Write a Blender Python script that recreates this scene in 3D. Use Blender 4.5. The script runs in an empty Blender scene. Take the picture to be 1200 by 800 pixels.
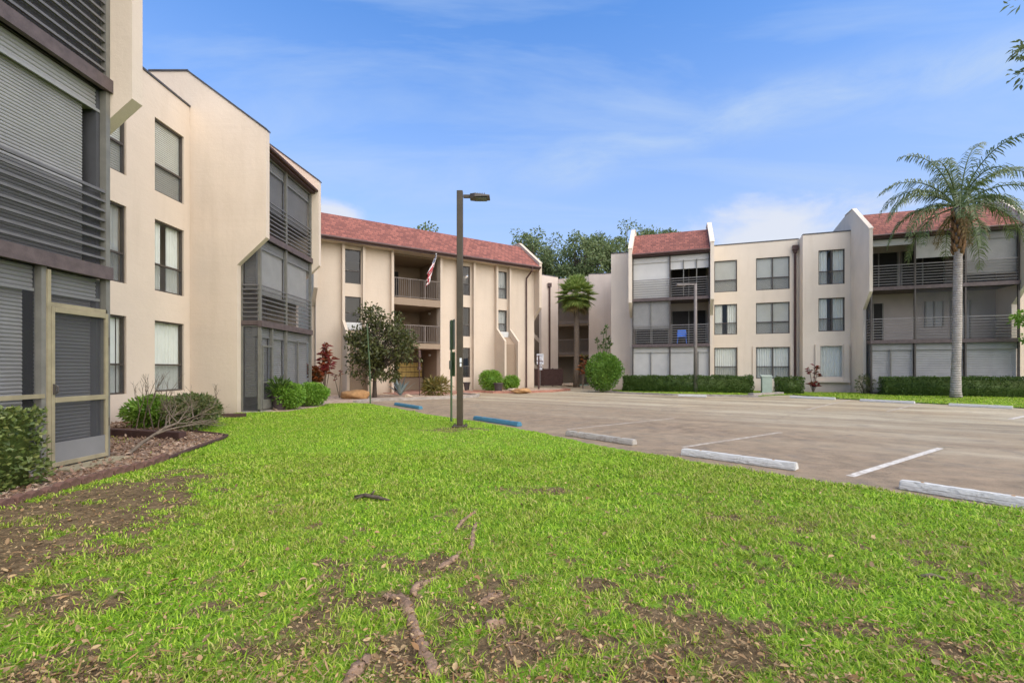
import bpy, bmesh, math, random
import numpy as np
from mathutils import Vector, Matrix
R = math.radians
random.seed(7)
rng = np.random.default_rng(11)
scene = bpy.context.scene
COL = scene.collection

# ------------------------------------------------------------------ camera
CAM_H = 1.4
F = 540.0
cam_d = bpy.data.cameras.new('camera')
cam = bpy.data.objects.new('camera', cam_d)
COL.objects.link(cam)
cam.location = (0, 0, CAM_H)
cam.rotation_euler = (R(90), 0, 0)
cam_d.sensor_fit = 'HORIZONTAL'
cam_d.sensor_width = 36.0
cam_d.lens = 36.0 * F / 1200.0
cam_d.shift_y = 32.0 / 1200.0
cam_d.clip_start = 0.05
cam_d.clip_end = 2000
scene.camera = cam

# ------------------------------------------------------------------ sun and sky
SUN_EL, SUN_AZ = 46.0, 138.0          # azimuth counted clockwise from +Y
sun_dir = Vector((math.sin(R(SUN_AZ)) * math.cos(R(SUN_EL)), math.cos(R(SUN_AZ)) * math.cos(R(SUN_EL)), math.sin(R(SUN_EL))))
sd = bpy.data.lights.new('sun', 'SUN')
sun = bpy.data.objects.new('sun', sd)
COL.objects.link(sun)
sun.rotation_euler = sun_dir.to_track_quat('Z', 'Y').to_euler()
sun.location = (20, -10, 40)
sd.energy = 1.5
sd.angle = R(95)
sd.color = (1.0, 0.86, 0.66)

w = bpy.data.worlds.new('World')
scene.world = w
w.use_nodes = True
nt = w.node_tree
for n in list(nt.nodes):
    nt.nodes.remove(n)


class NG:
    """small node-graph helper"""
    def __init__(s, tree):
        s.t = tree

    def n(s, typ, props=None, **inp):
        nd = s.t.nodes.new(typ)
        for k, v in (props or {}).items():
            setattr(nd, k, v)
        for k, v in inp.items():
            key = int(k[1:]) if k[0] == '_' and k[1:].isdigit() else k.replace('__', ' ')
            sk = nd.inputs[key]
            if hasattr(v, 'is_linked') or isinstance(v, bpy.types.NodeSocket):
                s.t.links.new(v, sk)
            else:
                sk.default_value = v
        return nd

    def math(s, op, a, b=0.0, clamp=False):
        nd = s.n('ShaderNodeMath', {'operation': op, 'use_clamp': clamp}, _0=a, _1=b)
        return nd.outputs[0]

    def vmath(s, op, a, b=(0, 0, 0)):
        nd = s.n('ShaderNodeVectorMath', {'operation': op}, _0=a, _1=b)
        return nd.outputs['Value'] if op in ('DISTANCE', 'LENGTH', 'DOT_PRODUCT') else nd.outputs[0]

    def ramp(s, fac, stops):
        nd = s.n('ShaderNodeValToRGB', None, Fac=fac)
        el = nd.color_ramp.elements
        while len(el) < len(stops):
            el.new(0.5)
        for e, (p, c) in zip(el, stops):
            e.position = p
            e.color = c if len(c) == 4 else (*c, 1)
        return nd.outputs[0]

    def mix(s, fac, a, b, blend='MIX'):
        nd = s.n('ShaderNodeMix', {'data_type': 'RGBA', 'blend_type': blend})
        for k, v in (('Factor', fac), ('A', a), ('B', b)):
            sk = [i for i in nd.inputs if i.name == k and (i.type == 'RGBA' or (k == 'Factor' and i.type == 'VALUE'))][0]
            if isinstance(v, bpy.types.NodeSocket):
                s.t.links.new(v, sk)
            else:
                sk.default_value = v if k == 'Factor' or len(v) == 4 else (*v, 1)
        return [o for o in nd.outputs if o.type == 'RGBA'][0]

    def noise(s, vec, scale, detail=3.0, rough=0.55, dist=0.0, out='Fac'):
        nd = s.n('ShaderNodeTexNoise', None, Vector=vec, Scale=scale, Detail=detail, Roughness=rough, Distortion=dist)
        return nd.outputs[out]


g = NG(nt)
sky = g.n('ShaderNodeTexSky', {'sky_type': 'NISHITA', 'sun_disc': False, 'sun_elevation': R(SUN_EL), 'sun_rotation': R(SUN_AZ),
                               'altitude': 0.0, 'air_density': 1.0, 'dust_density': 0.6, 'ozone_density': 2.0})
tc = g.n('ShaderNodeTexCoord')
D = tc.outputs['Generated']
sep = g.n('ShaderNodeSeparateXYZ', None, Vector=D)
zz = g.math('ADD', g.math('MAXIMUM', sep.outputs[2], 0.0), 0.12)
px_ = g.math('DIVIDE', sep.outputs[0], zz)
py_ = g.math('DIVIDE', sep.outputs[1], zz)
pl = g.n('ShaderNodeCombineXYZ', None, X=px_, Y=py_).outputs[0]
cm = g.n('ShaderNodeMapping', None, Vector=pl, Rotation=(0, 0, R(38)), Scale=(0.42, 1.5, 1), Location=(0.7, 0.25, 0))
c1 = g.noise(cm.outputs[0], 1.5, 6, 0.6, 0.7)
c1 = g.ramp(c1, [(0.46, (0, 0, 0)), (0.74, (1, 1, 1))])
cirrus = g.math('MULTIPLY', c1, 0.62)
# one broad soft streak that climbs to the right
def smooth_band(v, half):
    return g.n('ShaderNodeMapRange', {'interpolation_type': 'SMOOTHSTEP'}, Value=g.math('ABSOLUTE', v), _1=0.0, _2=half, _3=1.0, _4=0.0).outputs[0]
d1, d2 = Vector((-0.037, 1, 0.405)), Vector((1.074, 1, 0.69))
nrm = d1.cross(d2).normalized()
bandv = g.math('ADD', g.vmath('DOT_PRODUCT', D, tuple(nrm)), g.math('MULTIPLY', g.math('SUBTRACT', g.noise(D, 2.2, 3), 0.5), 0.10))
streak = smooth_band(bandv, 0.075)
tex = g.noise(g.vmath('MULTIPLY', D, (1.2, 2.0, 4.5)), 3.5, 6, 0.62, 0.4)
fwd = g.n('ShaderNodeMapRange', {'interpolation_type': 'SMOOTHSTEP'}, Value=g.math('ADD', sep.outputs[0], 0.0), _1=-0.12, _2=0.15, _3=0.0, _4=1.0).outputs[0]
streak = g.math('MULTIPLY', g.math('MULTIPLY', streak, fwd), g.ramp(tex, [(0.30, (0, 0, 0)), (0.72, (1, 1, 1))]))
cirrus = g.math('MAXIMUM', cirrus, streak)
# low heaps of cumulus near the horizon
def puff(dx, dz, rad, sx):
    v = Vector((dx, 1, dz)).normalized()
    d = g.vmath('SUBTRACT', D, tuple(v))
    d = g.vmath('MULTIPLY', d, (1.0 / sx, 1.0 / sx, 1.0))
    l = g.vmath('LENGTH', d)
    return g.n('ShaderNodeMapRange', {'interpolation_type': 'SMOOTHSTEP'}, Value=l, _1=0.0, _2=rad, _3=1.0, _4=0.0).outputs[0]
pm = g.math('MAXIMUM', puff(0.56, 0.29, 0.15, 2.0), puff(-0.40, 0.335, 0.06, 2.2))
pm = g.math('MAXIMUM', pm, g.math('MULTIPLY', puff(0.78, 0.32, 0.12, 1.6), 0.7))
cn = g.noise(g.vmath('MULTIPLY', D, (1, 1, 1.9)), 8.0, 7, 0.6, 0.3)
cu = g.math('ADD', g.math('MULTIPLY', pm, 0.75), g.math('SUBTRACT', cn, 0.5))
cu = g.n('ShaderNodeMapRange', {'interpolation_type': 'SMOOTHSTEP'}, Value=cu, _1=0.30, _2=0.78, _3=0.0, _4=0.95).outputs[0]
cu = g.math('MULTIPLY', cu, g.math('MINIMUM', g.math('MULTIPLY', pm, 5.0), 1.0))
hs = g.n('ShaderNodeHueSaturation', None, Hue=0.5, Saturation=1.1, Value=0.95, Color=sky.outputs[0])
skyc = g.mix(1.0, hs.outputs[0], (0.46, 0.72, 0.95), 'MULTIPLY')
hz = g.n('ShaderNodeMapRange', {'interpolation_type': 'SMOOTHSTEP'}, Value=sep.outputs[2], _1=0.0, _2=0.72, _3=0.92, _4=0.0).outputs[0]
skyc = g.mix(hz, skyc, (1.55, 1.78, 2.42))
skyc = g.mix(cirrus, skyc, (1.45, 1.92, 2.72))
skyc = g.mix(cu, skyc, (2.25, 2.38, 2.68))
bg = g.n('ShaderNodeBackground', None, Color=skyc, Strength=0.095)
out = g.n('ShaderNodeOutputWorld', None, Surface=bg.outputs[0])

vs = scene.view_settings
scene.display_settings.display_device = 'sRGB'
vs.view_transform = 'Standard'
vs.look = 'None'
vs.exposure = 1.85
vs.gamma = 1.0
vs.use_curve_mapping = False
scene.render.engine = 'CYCLES'
cy = scene.cycles
cy.use_denoising = True
cy.max_bounces = 8
cy.diffuse_bounces = 4
cy.transparent_max_bounces = 24
cy.sample_clamp_indirect = 6.0
cy.use_adaptive_sampling = True
cy.adaptive_threshold = 0.02

# ------------------------------------------------------------------ materials
def new_mat(name):
    m = bpy.data.materials.new(name)
    m.use_nodes = True
    t = m.node_tree
    for n in list(t.nodes):
        t.nodes.remove(n)
    return m, NG(t)


def finish(g, shader):
    g.n('ShaderNodeOutputMaterial', None, Surface=shader)


def simple(name, col, rough=0.6, var=0.12, scale=6.0, bump=0.0, bscale=60.0, metal=0.0, coord='Object', spec=0.4):
    m, g = new_mat(name)
    tc = g.n('ShaderNodeTexCoord').outputs[coord]
    nz = g.noise(tc, scale, 4, 0.6)
    lo = tuple(c * (1 - var) for c in col)
    hi = tuple(min(1, c * (1 + var)) for c in col)
    c = g.ramp(nz, [(0.3, lo), (0.7, hi)])
    kw = dict(Base__Color=c, Roughness=rough, Metallic=metal)
    p = g.n('ShaderNodeBsdfPrincipled', None, **kw)
    p.inputs['Specular IOR Level'].default_value = spec
    if bump:
        b = g.n('ShaderNodeBump', None, Strength=bump, Distance=0.02, Height=g.noise(tc, bscale, 4, 0.65))
        g.t.links.new(b.outputs[0], p.inputs['Normal'])
    finish(g, p.outputs[0])
    return m


def stucco(name, col):
    m, g = new_mat(name)
    tc = g.n('ShaderNodeTexCoord').outputs['Object']
    big = g.noise(tc, 0.5, 4, 0.6)
    st = g.noise(g.vmath('MULTIPLY', tc, (1.6, 1.6, 0.18)), 1.3, 5, 0.65)
    c = g.ramp(big, [(0.3, tuple(x * 0.93 for x in col)), (0.7, tuple(x * 1.05 for x in col))])
    c = g.mix(g.ramp(st, [(0.52, (0, 0, 0)), (0.8, (0.42, 0.42, 0.42))]), c, tuple(x * y for x, y in zip(col, (0.80, 0.77, 0.72))))
    # uneven browner band towards the foot of the wall
    z = g.n('ShaderNodeSeparateXYZ', None, Vector=tc).outputs[2]
    foot = g.n('ShaderNodeMapRange', None, Value=g.math('ADD', z, g.math('MULTIPLY', st, 0.5)), _1=0.25, _2=0.75, _3=0.35, _4=0.0).outputs[0]
    c = g.mix(foot, c, (0.30, 0.24, 0.17))
    fine = g.noise(tc, 45, 4, 0.7)
    mid = g.noise(tc, 9, 3, 0.6)
    crs = g.noise(g.vmath('MULTIPLY', tc, (0.35, 0.35, 5.0)), 1.0, 3, 0.6)
    h = g.math('ADD', g.math('MULTIPLY', fine, 0.5), g.math('ADD', mid, g.math('MULTIPLY', crs, 0.9)))
    b = g.n('ShaderNodeBump', None, Strength=0.28, Distance=0.02, Height=h)
    p = g.n('ShaderNodeBsdfPrincipled', None, Base__Color=c, Roughness=0.9, Normal=b.outputs[0])
    p.inputs['Specular IOR Level'].default_value = 0.15
    finish(g, p.outputs[0])
    return m


M = {}
M['stucco'] = stucco('stucco', (0.67, 0.56, 0.45))
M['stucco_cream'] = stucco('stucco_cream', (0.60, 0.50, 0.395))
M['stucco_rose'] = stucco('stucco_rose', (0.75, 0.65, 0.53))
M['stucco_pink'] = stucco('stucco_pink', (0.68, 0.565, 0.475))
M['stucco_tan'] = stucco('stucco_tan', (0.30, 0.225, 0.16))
M['brown_metal'] = simple('brown_metal', (0.085, 0.045, 0.038), 0.5, 0.2, 3)
M['ledge_paint'] = simple('ledge_paint', (0.105, 0.078, 0.074), 0.6, 0.25, 7, 0.2, 40)
M['bronze_metal'] = simple('bronze_metal', (0.075, 0.062, 0.052), 0.45, 0.15, 4)
M['grey_metal'] = simple('grey_metal', (0.17, 0.162, 0.14), 0.5, 0.15, 5)
M['rail_metal'] = simple('rail_metal', (0.14, 0.132, 0.13), 0.5, 0.15, 5)
M['cream_frame'] = simple('cream_frame', (0.30, 0.255, 0.16), 0.55, 0.15, 6)
M['shutter_grey'] = simple('shutter_grey', (0.30, 0.295, 0.285), 0.55, 0.1, 2)
M['shutter_dark'] = simple('shutter_dark', (0.20, 0.195, 0.19), 0.55, 0.1, 2)
M['shutter_white'] = simple('shutter_white', (0.47, 0.455, 0.42), 0.6, 0.06, 2)
M['shade_white'] = simple('shade_white', (0.58, 0.565, 0.53), 0.8, 0.05, 2)
M['shade_grey'] = simple('shade_grey', (0.42, 0.41, 0.385), 0.8, 0.08, 2)
M['coping'] = simple('coping', (0.07, 0.065, 0.065), 0.5, 0.2, 3)
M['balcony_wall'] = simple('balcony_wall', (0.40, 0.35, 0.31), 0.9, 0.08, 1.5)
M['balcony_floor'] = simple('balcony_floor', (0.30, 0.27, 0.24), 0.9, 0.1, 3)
M['curtain'] = simple('curtain', (0.74, 0.74, 0.70), 0.9, 0.05, 3)
M['curtain_grey'] = simple('curtain_grey', (0.36, 0.36, 0.35), 0.9, 0.08, 3)
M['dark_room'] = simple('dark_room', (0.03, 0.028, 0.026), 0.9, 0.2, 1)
M['concrete'] = simple('concrete', (0.46, 0.43, 0.38), 0.9, 0.15, 8, 0.3, 80)
M['kerb'] = simple('kerb', (0.33, 0.29, 0.25), 0.9, 0.25, 5, 0.4, 60)
M['white_paint'] = simple('white_paint', (0.66, 0.65, 0.62), 0.75, 0.12, 9, 0.3, 60)
M['ac_white'] = simple('ac_white', (0.62, 0.62, 0.60), 0.6, 0.06, 5)
M['lamp_bronze'] = simple('lamp_bronze', (0.060, 0.045, 0.026), 0.45, 0.18, 6, 0.05, 20)
M['pole_grey'] = simple('pole_grey', (0.19, 0.165, 0.15), 0.6, 0.15, 6)
M['sign_green'] = simple('sign_green', (0.06, 0.10, 0.045), 0.5, 0.2, 8)
M['sign_back'] = simple('sign_back', (0.16, 0.17, 0.155), 0.55, 0.15, 8)
M['sign_white'] = simple('sign_white', (0.74, 0.75, 0.78), 0.5, 0.04, 8)
M['sign_ink'] = simple('sign_ink', (0.16, 0.17, 0.26), 0.6, 0.05, 8)
M['rail_light'] = simple('rail_light', (0.225, 0.21, 0.20), 0.5, 0.1, 5)
M['rail_brown'] = simple('rail_brown', (0.15, 0.12, 0.10), 0.5, 0.1, 5)
M['brown_wood'] = simple('brown_wood', (0.07, 0.036, 0.030), 0.8, 0.25, 8, 0.3, 40)
M['rock_orange'] = simple('rock_orange', (0.36, 0.20, 0.085), 0.9, 0.3, 5, 0.6, 12)
M['rock_pale'] = simple('rock_pale', (0.46, 0.36, 0.26), 0.9, 0.3, 7, 0.6, 14)
M['edging'] = simple('edging', (0.15, 0.08, 0.06), 0.9, 0.3, 12, 0.5, 50)
M['pot'] = simple('pot', (0.055, 0.04, 0.04), 0.6, 0.2, 8)
M['brass'] = simple('brass', (0.34, 0.24, 0.07), 0.45, 0.2, 6, metal=0.4)
M['blue_plastic'] = simple('blue_plastic', (0.03, 0.16, 0.62), 0.4, 0.1, 4)
M['flag_red'] = simple('flag_red', (0.42, 0.025, 0.04), 0.85, 0.1, 6)
M['flag_white'] = simple('flag_white', (0.75, 0.73, 0.70), 0.85, 0.05, 6)
M['flag_blue'] = simple('flag_blue', (0.02, 0.03, 0.12), 0.85, 0.1, 6)
M['glass_white'] = simple('glass_white', (0.7, 0.7, 0.68), 0.3, 0.03, 4)
M['utility_green'] = simple('utility_green', (0.36, 0.42, 0.34), 0.6, 0.1, 5)


def glass_mat(name, tint, gl=1.0, rough=0.02):
    m, g = new_mat(name)
    tr = g.n('ShaderNodeBsdfTransparent', None, Color=(*tint, 1))
    gs = g.n('ShaderNodeBsdfGlossy', None, Color=(gl, gl, gl, 1), Roughness=rough)
    ge = g.n('ShaderNodeNewGeometry')
    cs = g.math('ABSOLUTE', g.vmath('DOT_PRODUCT', ge.outputs['Incoming'], ge.outputs['Normal']))
    sch = g.math('ADD', 0.045, g.math('MULTIPLY', 0.95, g.math('POWER', g.math('SUBTRACT', 1.0, cs), 5.0)))
    mx = g.n('ShaderNodeMixShader', None, _0=sch, _1=tr.outputs[0], _2=gs.outputs[0])
    finish(g, mx.outputs[0])
    return m


def screen_mat(name, col, opacity):
    m, g = new_mat(name)
    tr = g.n('ShaderNodeBsdfTransparent')
    df = g.n('ShaderNodeBsdfDiffuse', None, Color=(*col, 1))
    mx = g.n('ShaderNodeMixShader', None, _0=opacity, _1=tr.outputs[0], _2=df.outputs[0])
    finish(g, mx.outputs[0])
    return m


M['glass'] = glass_mat('glass', (0.93, 0.95, 0.93), 0.8)
M['glass_dark'] = glass_mat('glass_dark', (0.25, 0.27, 0.27))
M['screen'] = screen_mat('insect_screen', (0.11, 0.11, 0.115), 0.27)
M['screen_dense'] = screen_mat('insect_screen_dense', (0.09, 0.09, 0.095), 0.5)


def roof_mat():
    m, g = new_mat('red_shingle')
    tc = g.n('ShaderNodeTexCoord').outputs['Object']
    s = g.n('ShaderNodeSeparateXYZ', None, Vector=tc)
    v = g.n('ShaderNodeCombineXYZ', None, X=s.outputs[0], Y=g.math('MULTIPLY', s.outputs[2], 1.6)).outputs[0]
    br = g.n('ShaderNodeTexBrick', {'offset': 0.37, 'offset_frequency': 2, 'squash': 1.0}, Vector=v, Color1=(0.165, 0.054, 0.036, 1), Color2=(0.36, 0.125, 0.084, 1),
             Mortar=(0.13, 0.045, 0.04, 1), Scale=1.0, Mortar__Size=0.02, Mortar__Smooth=0.2, Bias=0.0, Brick__Width=0.27, Row__Height=0.25)
    nz = g.noise(tc, 0.9, 5, 0.6)
    c = g.mix(g.ramp(nz, [(0.35, (0, 0, 0)), (0.75, (0.35, 0.35, 0.35))]), br.outputs[0], (0.24, 0.088, 0.062))
    nz2 = g.noise(tc, 22, 3, 0.6)
    c = g.mix(g.ramp(nz2, [(0.5, (0, 0, 0)), (0.8, (0.5, 0.5, 0.5))]), c, (0.20, 0.075, 0.07))
    b = g.n('ShaderNodeBump', {'invert': True}, Strength=0.6, Distance=0.03, Height=br.outputs[1])
    p = g.n('ShaderNodeBsdfPrincipled', None, Base__Color=c, Roughness=0.9, Normal=b.outputs[0])
    finish(g, p.outputs[0])
    return m


M['shingle'] = roof_mat()


def asphalt_mat():
    m, g = new_mat('asphalt')
    tc = g.n('ShaderNodeTexCoord').outputs['Object']
    # local frame running along the parking lot
    mp = g.n('ShaderNodeMapping', None, Vector=tc, Rotation=(0, 0, R(35))).outputs[0]
    streak = g.noise(g.vmath('MULTIPLY', mp, (0.10, 0.75, 1)), 1.0, 6, 0.62, 0.4)
    blot = g.noise(tc, 0.28, 5, 0.6, 0.6)
    base = g.ramp(streak, [(0.31, (0.16, 0.120, 0.072)), (0.48, (0.36, 0.295, 0.195)), (0.70, (0.56, 0.485, 0.34))])
    rust = g.ramp(blot, [(0.46, (0, 0, 0)), (0.70, (0.5, 0.5, 0.5))])
    c = g.mix(rust, base, (0.37, 0.24, 0.115))
    sx_ = g.n('ShaderNodeSeparateXYZ', None, Vector=tc)
    dist = g.math('ADD', g.math('MULTIPLY', g.math('ADD', sx_.outputs[0], 5.53), 0.794), g.math('MULTIPLY', g.math('SUBTRACT', sx_.outputs[1], 18.0), 0.608))
    nearf = g.n('ShaderNodeMapRange', {'interpolation_type': 'SMOOTHSTEP'}, Value=g.math('ADD', dist, g.math('MULTIPLY', g.math('SUBTRACT', streak, 0.5), 14.0)), _1=0.5, _2=12.5, _3=0.95, _4=0.0).outputs[0]
    brown = g.ramp(g.noise(tc, 2.6, 6, 0.7), [(0.3, (0.115, 0.076, 0.045)), (0.7, (0.34, 0.235, 0.145))])
    c = g.mix(nearf, c, brown)
    n3 = g.noise(tc, 1.7, 6, 0.7)
    c = g.mix(g.ramp(n3, [(0.53, (0, 0, 0)), (0.72, (0.75, 0.75, 0.75))]), c, (0.10, 0.075, 0.06))
    grit = g.noise(tc, 90, 3, 0.7)
    c = g.mix(g.ramp(grit, [(0.45, (0, 0, 0)), (0.7, (0.55, 0.55, 0.55))]), c, (0.56, 0.49, 0.34))
    grit2 = g.noise(tc, 42, 3, 0.7)
    c = g.mix(g.ramp(grit2, [(0.50, (0, 0, 0)), (0.72, (0.6, 0.6, 0.6))]), c, (0.11, 0.085, 0.065))
    # cracks
    vo = g.n('ShaderNodeTexVoronoi', {'feature': 'DISTANCE_TO_EDGE'}, Scale=0.22)
    wob = g.noise(tc, 1.2, 5, 0.7, 0, 'Color')
    vv = g.vmath('ADD', tc, g.vmath('MULTIPLY', g.vmath('SUBTRACT', wob, (0.5, 0.5, 0.5)), (1.2, 1.2, 0)))
    g.t.links.new(vv, vo.inputs['Vector'])
    ck = g.ramp(vo.outputs[0], [(0.0, (0.35, 0.35, 0.35)), (0.005, (0, 0, 0))])
    c = g.mix(ck, c, (0.05, 0.04, 0.035))
    b = g.n('ShaderNodeBump', None, Strength=0.35, Distance=0.01, Height=grit)
    p = g.n('ShaderNodeBsdfPrincipled', None, Base__Color=c, Roughness=g.n('ShaderNodeMapRange', None, Value=n3, _1=0.3, _2=0.7, _3=0.85, _4=0.62).outputs[0], Normal=b.outputs[0])
    p.inputs['Specular IOR Level'].default_value = 0.3
    finish(g, p.outputs[0])
    return m


M['asphalt'] = asphalt_mat()


def worn_paint(name, col, under, thr=0.5):
    m, g = new_mat(name)
    tc = g.n('ShaderNodeTexCoord').outputs['Object']
    n1 = g.noise(tc, 7, 6, 0.7)
    n2 = g.noise(tc, 38, 4, 0.7)
    f = g.ramp(g.math('ADD', g.math('MULTIPLY', n1, 0.6), g.math('MULTIPLY', n2, 0.4)), [(thr, (0, 0, 0)), (thr + 0.12, (1, 1, 1))])
    c = g.mix(f, col, under)
    c = g.mix(g.ramp(n2, [(0.45, (0, 0, 0)), (0.8, (0.35, 0.35, 0.35))]), c, tuple(x * 0.6 for x in col))
    b = g.n('ShaderNodeBump', None, Strength=0.35, Distance=0.01, Height=n2)
    p = g.n('ShaderNodeBsdfPrincipled', None, Base__Color=c, Roughness=0.8, Normal=b.outputs[0])
    finish(g, p.outputs[0])
    return m


M['stop_white'] = worn_paint('stop_white', (0.56, 0.55, 0.51), (0.30, 0.27, 0.22), 0.55)
M['stop_plain'] = worn_paint('stop_plain', (0.40, 0.37, 0.32), (0.24, 0.20, 0.16), 0.5)
M['stop_blue'] = worn_paint('stop_blue', (0.06, 0.20, 0.29), (0.22, 0.28, 0.30), 0.58)
M['line_paint'] = worn_paint('line_paint', (0.66, 0.62, 0.55), (0.30, 0.22, 0.15), 0.48)
M['line_faint'] = worn_paint('line_faint', (0.54, 0.48, 0.40), (0.30, 0.23, 0.16), 0.43)


def brick_paving():
    m, g = new_mat('brick_paving')
    tc = g.n('ShaderNodeTexCoord').outputs['Object']
    br = g.n('ShaderNodeTexBrick', None, Vector=tc, Color1=(0.28, 0.115, 0.08, 1), Color2=(0.36, 0.17, 0.12, 1), Mortar=(0.20, 0.15, 0.12, 1),
             Scale=1.0, Mortar__Size=0.008, Brick__Width=0.21, Row__Height=0.105)
    nz = g.noise(tc, 2, 4, 0.6)
    c = g.mix(g.ramp(nz, [(0.4, (0, 0, 0)), (0.8, (0.5, 0.5, 0.5))]), br.outputs[0], (0.35, 0.24, 0.18))
    p = g.n('ShaderNodeBsdfPrincipled', None, Base__Color=c, Roughness=0.85)
    finish(g, p.outputs[0])
    return m


M['brick_paving'] = brick_paving()


def gravel_mat(name, cols, scale):
    m, g = new_mat(name)
    tc = g.n('ShaderNodeTexCoord').outputs['Object']
    vo = g.n('ShaderNodeTexVoronoi', None, Vector=tc, Scale=scale)
    rnd = g.n('ShaderNodeSeparateColor', None, Color=vo.outputs['Color']).outputs[0]
    c = g.ramp(rnd, [(i / (len(cols) - 1), cc) for i, cc in enumerate(cols)])
    b = g.n('ShaderNodeBump', {'invert': True}, Strength=0.9, Distance=0.03, Height=vo.outputs[0])
    p = g.n('ShaderNodeBsdfPrincipled', None, Base__Color=c, Roughness=0.9, Normal=b.outputs[0])
    finish(g, p.outputs[0])
    return m


M['river_rock'] = gravel_mat('river_rock', [(0.36, 0.25, 0.17), (0.48, 0.36, 0.26), (0.30, 0.19, 0.12), (0.55, 0.45, 0.36)], 9)
M['mulch'] = gravel_mat('mulch', [(0.20, 0.12, 0.075), (0.34, 0.23, 0.15), (0.13, 0.08, 0.055), (0.42, 0.31, 0.22)], 22)


def leaf_mat(name, cols, trans=0.3, rough=0.5, spec=0.35):
    m, g = new_mat(name)
    geo = g.n('ShaderNodeNewGeometry')
    rnd = geo.outputs['Random Per Island']
    c = g.ramp(rnd, [(i / max(1, len(cols) - 1), cc) for i, cc in enumerate(cols)])
    tc = g.n('ShaderNodeTexCoord').outputs['Object']
    nz = g.noise(tc, 1.1, 3, 0.6)
    c = g.mix(g.ramp(nz, [(0.35, (0, 0, 0)), (0.7, (0.35, 0.35, 0.35))]), c, cols[-1])
    p = g.n('ShaderNodeBsdfPrincipled', None, Base__Color=c, Roughness=rough)
    p.inputs['Specular IOR Level'].default_value = spec
    t = g.n('ShaderNodeBsdfTranslucent', None, Color=c)
    mx = g.n('ShaderNodeMixShader', None, _0=trans, _1=p.outputs[0], _2=t.outputs[0])
    finish(g, mx.outputs[0])
    return m


M['leaf_hedge'] = leaf_mat('leaf_hedge', [(0.028, 0.058, 0.012), (0.055, 0.10, 0.020), (0.09, 0.15, 0.028), (0.13, 0.20, 0.045)])
M['leaf_near'] = leaf_mat('leaf_near', [(0.045, 0.075, 0.018), (0.085, 0.13, 0.030), (0.14, 0.19, 0.045), (0.25, 0.27, 0.085)], 0.2, 0.4, 0.4)
M['leaf_bright'] = leaf_mat('leaf_bright', [(0.09, 0.20, 0.02), (0.15, 0.29, 0.03), (0.21, 0.37, 0.045), (0.26, 0.42, 0.06)])
M['leaf_ball'] = leaf_mat('leaf_ball', [(0.055, 0.125, 0.016), (0.09, 0.19, 0.022), (0.14, 0.265, 0.035), (0.18, 0.31, 0.045)])
M['leaf_dark'] = leaf_mat('leaf_dark', [(0.028, 0.038, 0.012), (0.055, 0.068, 0.018), (0.105, 0.115, 0.032), (0.105, 0.105, 0.032)], 0.22, 0.42, 0.35)
M['leaf_tree'] = leaf_mat('leaf_tree', [(0.10, 0.14, 0.058), (0.15, 0.20, 0.08), (0.20, 0.255, 0.105), (0.24, 0.29, 0.125)])
M['leaf_palm'] = leaf_mat('leaf_palm', [(0.06, 0.10, 0.026), (0.09, 0.14, 0.036), (0.135, 0.185, 0.055), (0.17, 0.21, 0.07)], 0.35, 0.4, 0.5)
M['leaf_sabal'] = leaf_mat('leaf_sabal', [(0.17, 0.25, 0.05), (0.24, 0.33, 0.07), (0.31, 0.39, 0.10), (0.38, 0.44, 0.13)], 0.4, 0.45)
M['leaf_dry_palm'] = leaf_mat('leaf_dry_palm', [(0.20, 0.14, 0.05), (0.16, 0.12, 0.04), (0.24, 0.18, 0.07)], 0.2, 0.7)
M['leaf_red'] = leaf_mat('leaf_red', [(0.16, 0.018, 0.025), (0.26, 0.03, 0.04), (0.34, 0.07, 0.03), (0.10, 0.06, 0.02)], 0.3, 0.4)
M['leaf_copper'] = leaf_mat('leaf_copper', [(0.20, 0.045, 0.015), (0.28, 0.075, 0.02), (0.10, 0.05, 0.018), (0.055, 0.045, 0.015)], 0.3, 0.4)
M['leaf_brom'] = leaf_mat('leaf_brom', [(0.22, 0.17, 0.04), (0.14, 0.14, 0.03), (0.28, 0.20, 0.06), (0.10, 0.11, 0.03)], 0.3, 0.45)
M['leaf_agave'] = leaf_mat('leaf_agave', [(0.20, 0.26, 0.26), (0.27, 0.33, 0.32), (0.16, 0.22, 0.22)], 0.1, 0.5)
M['leaf_orange'] = leaf_mat('leaf_orange', [(0.40, 0.15, 0.03), (0.32, 0.06, 0.03), (0.10, 0.14, 0.03)], 0.3, 0.45)
M['leaf_dry'] = leaf_mat('leaf_dry', [(0.12, 0.15, 0.04), (0.20, 0.18, 0.08), (0.07, 0.11, 0.03), (0.15, 0.17, 0.06)], 0.2, 0.7)
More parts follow.
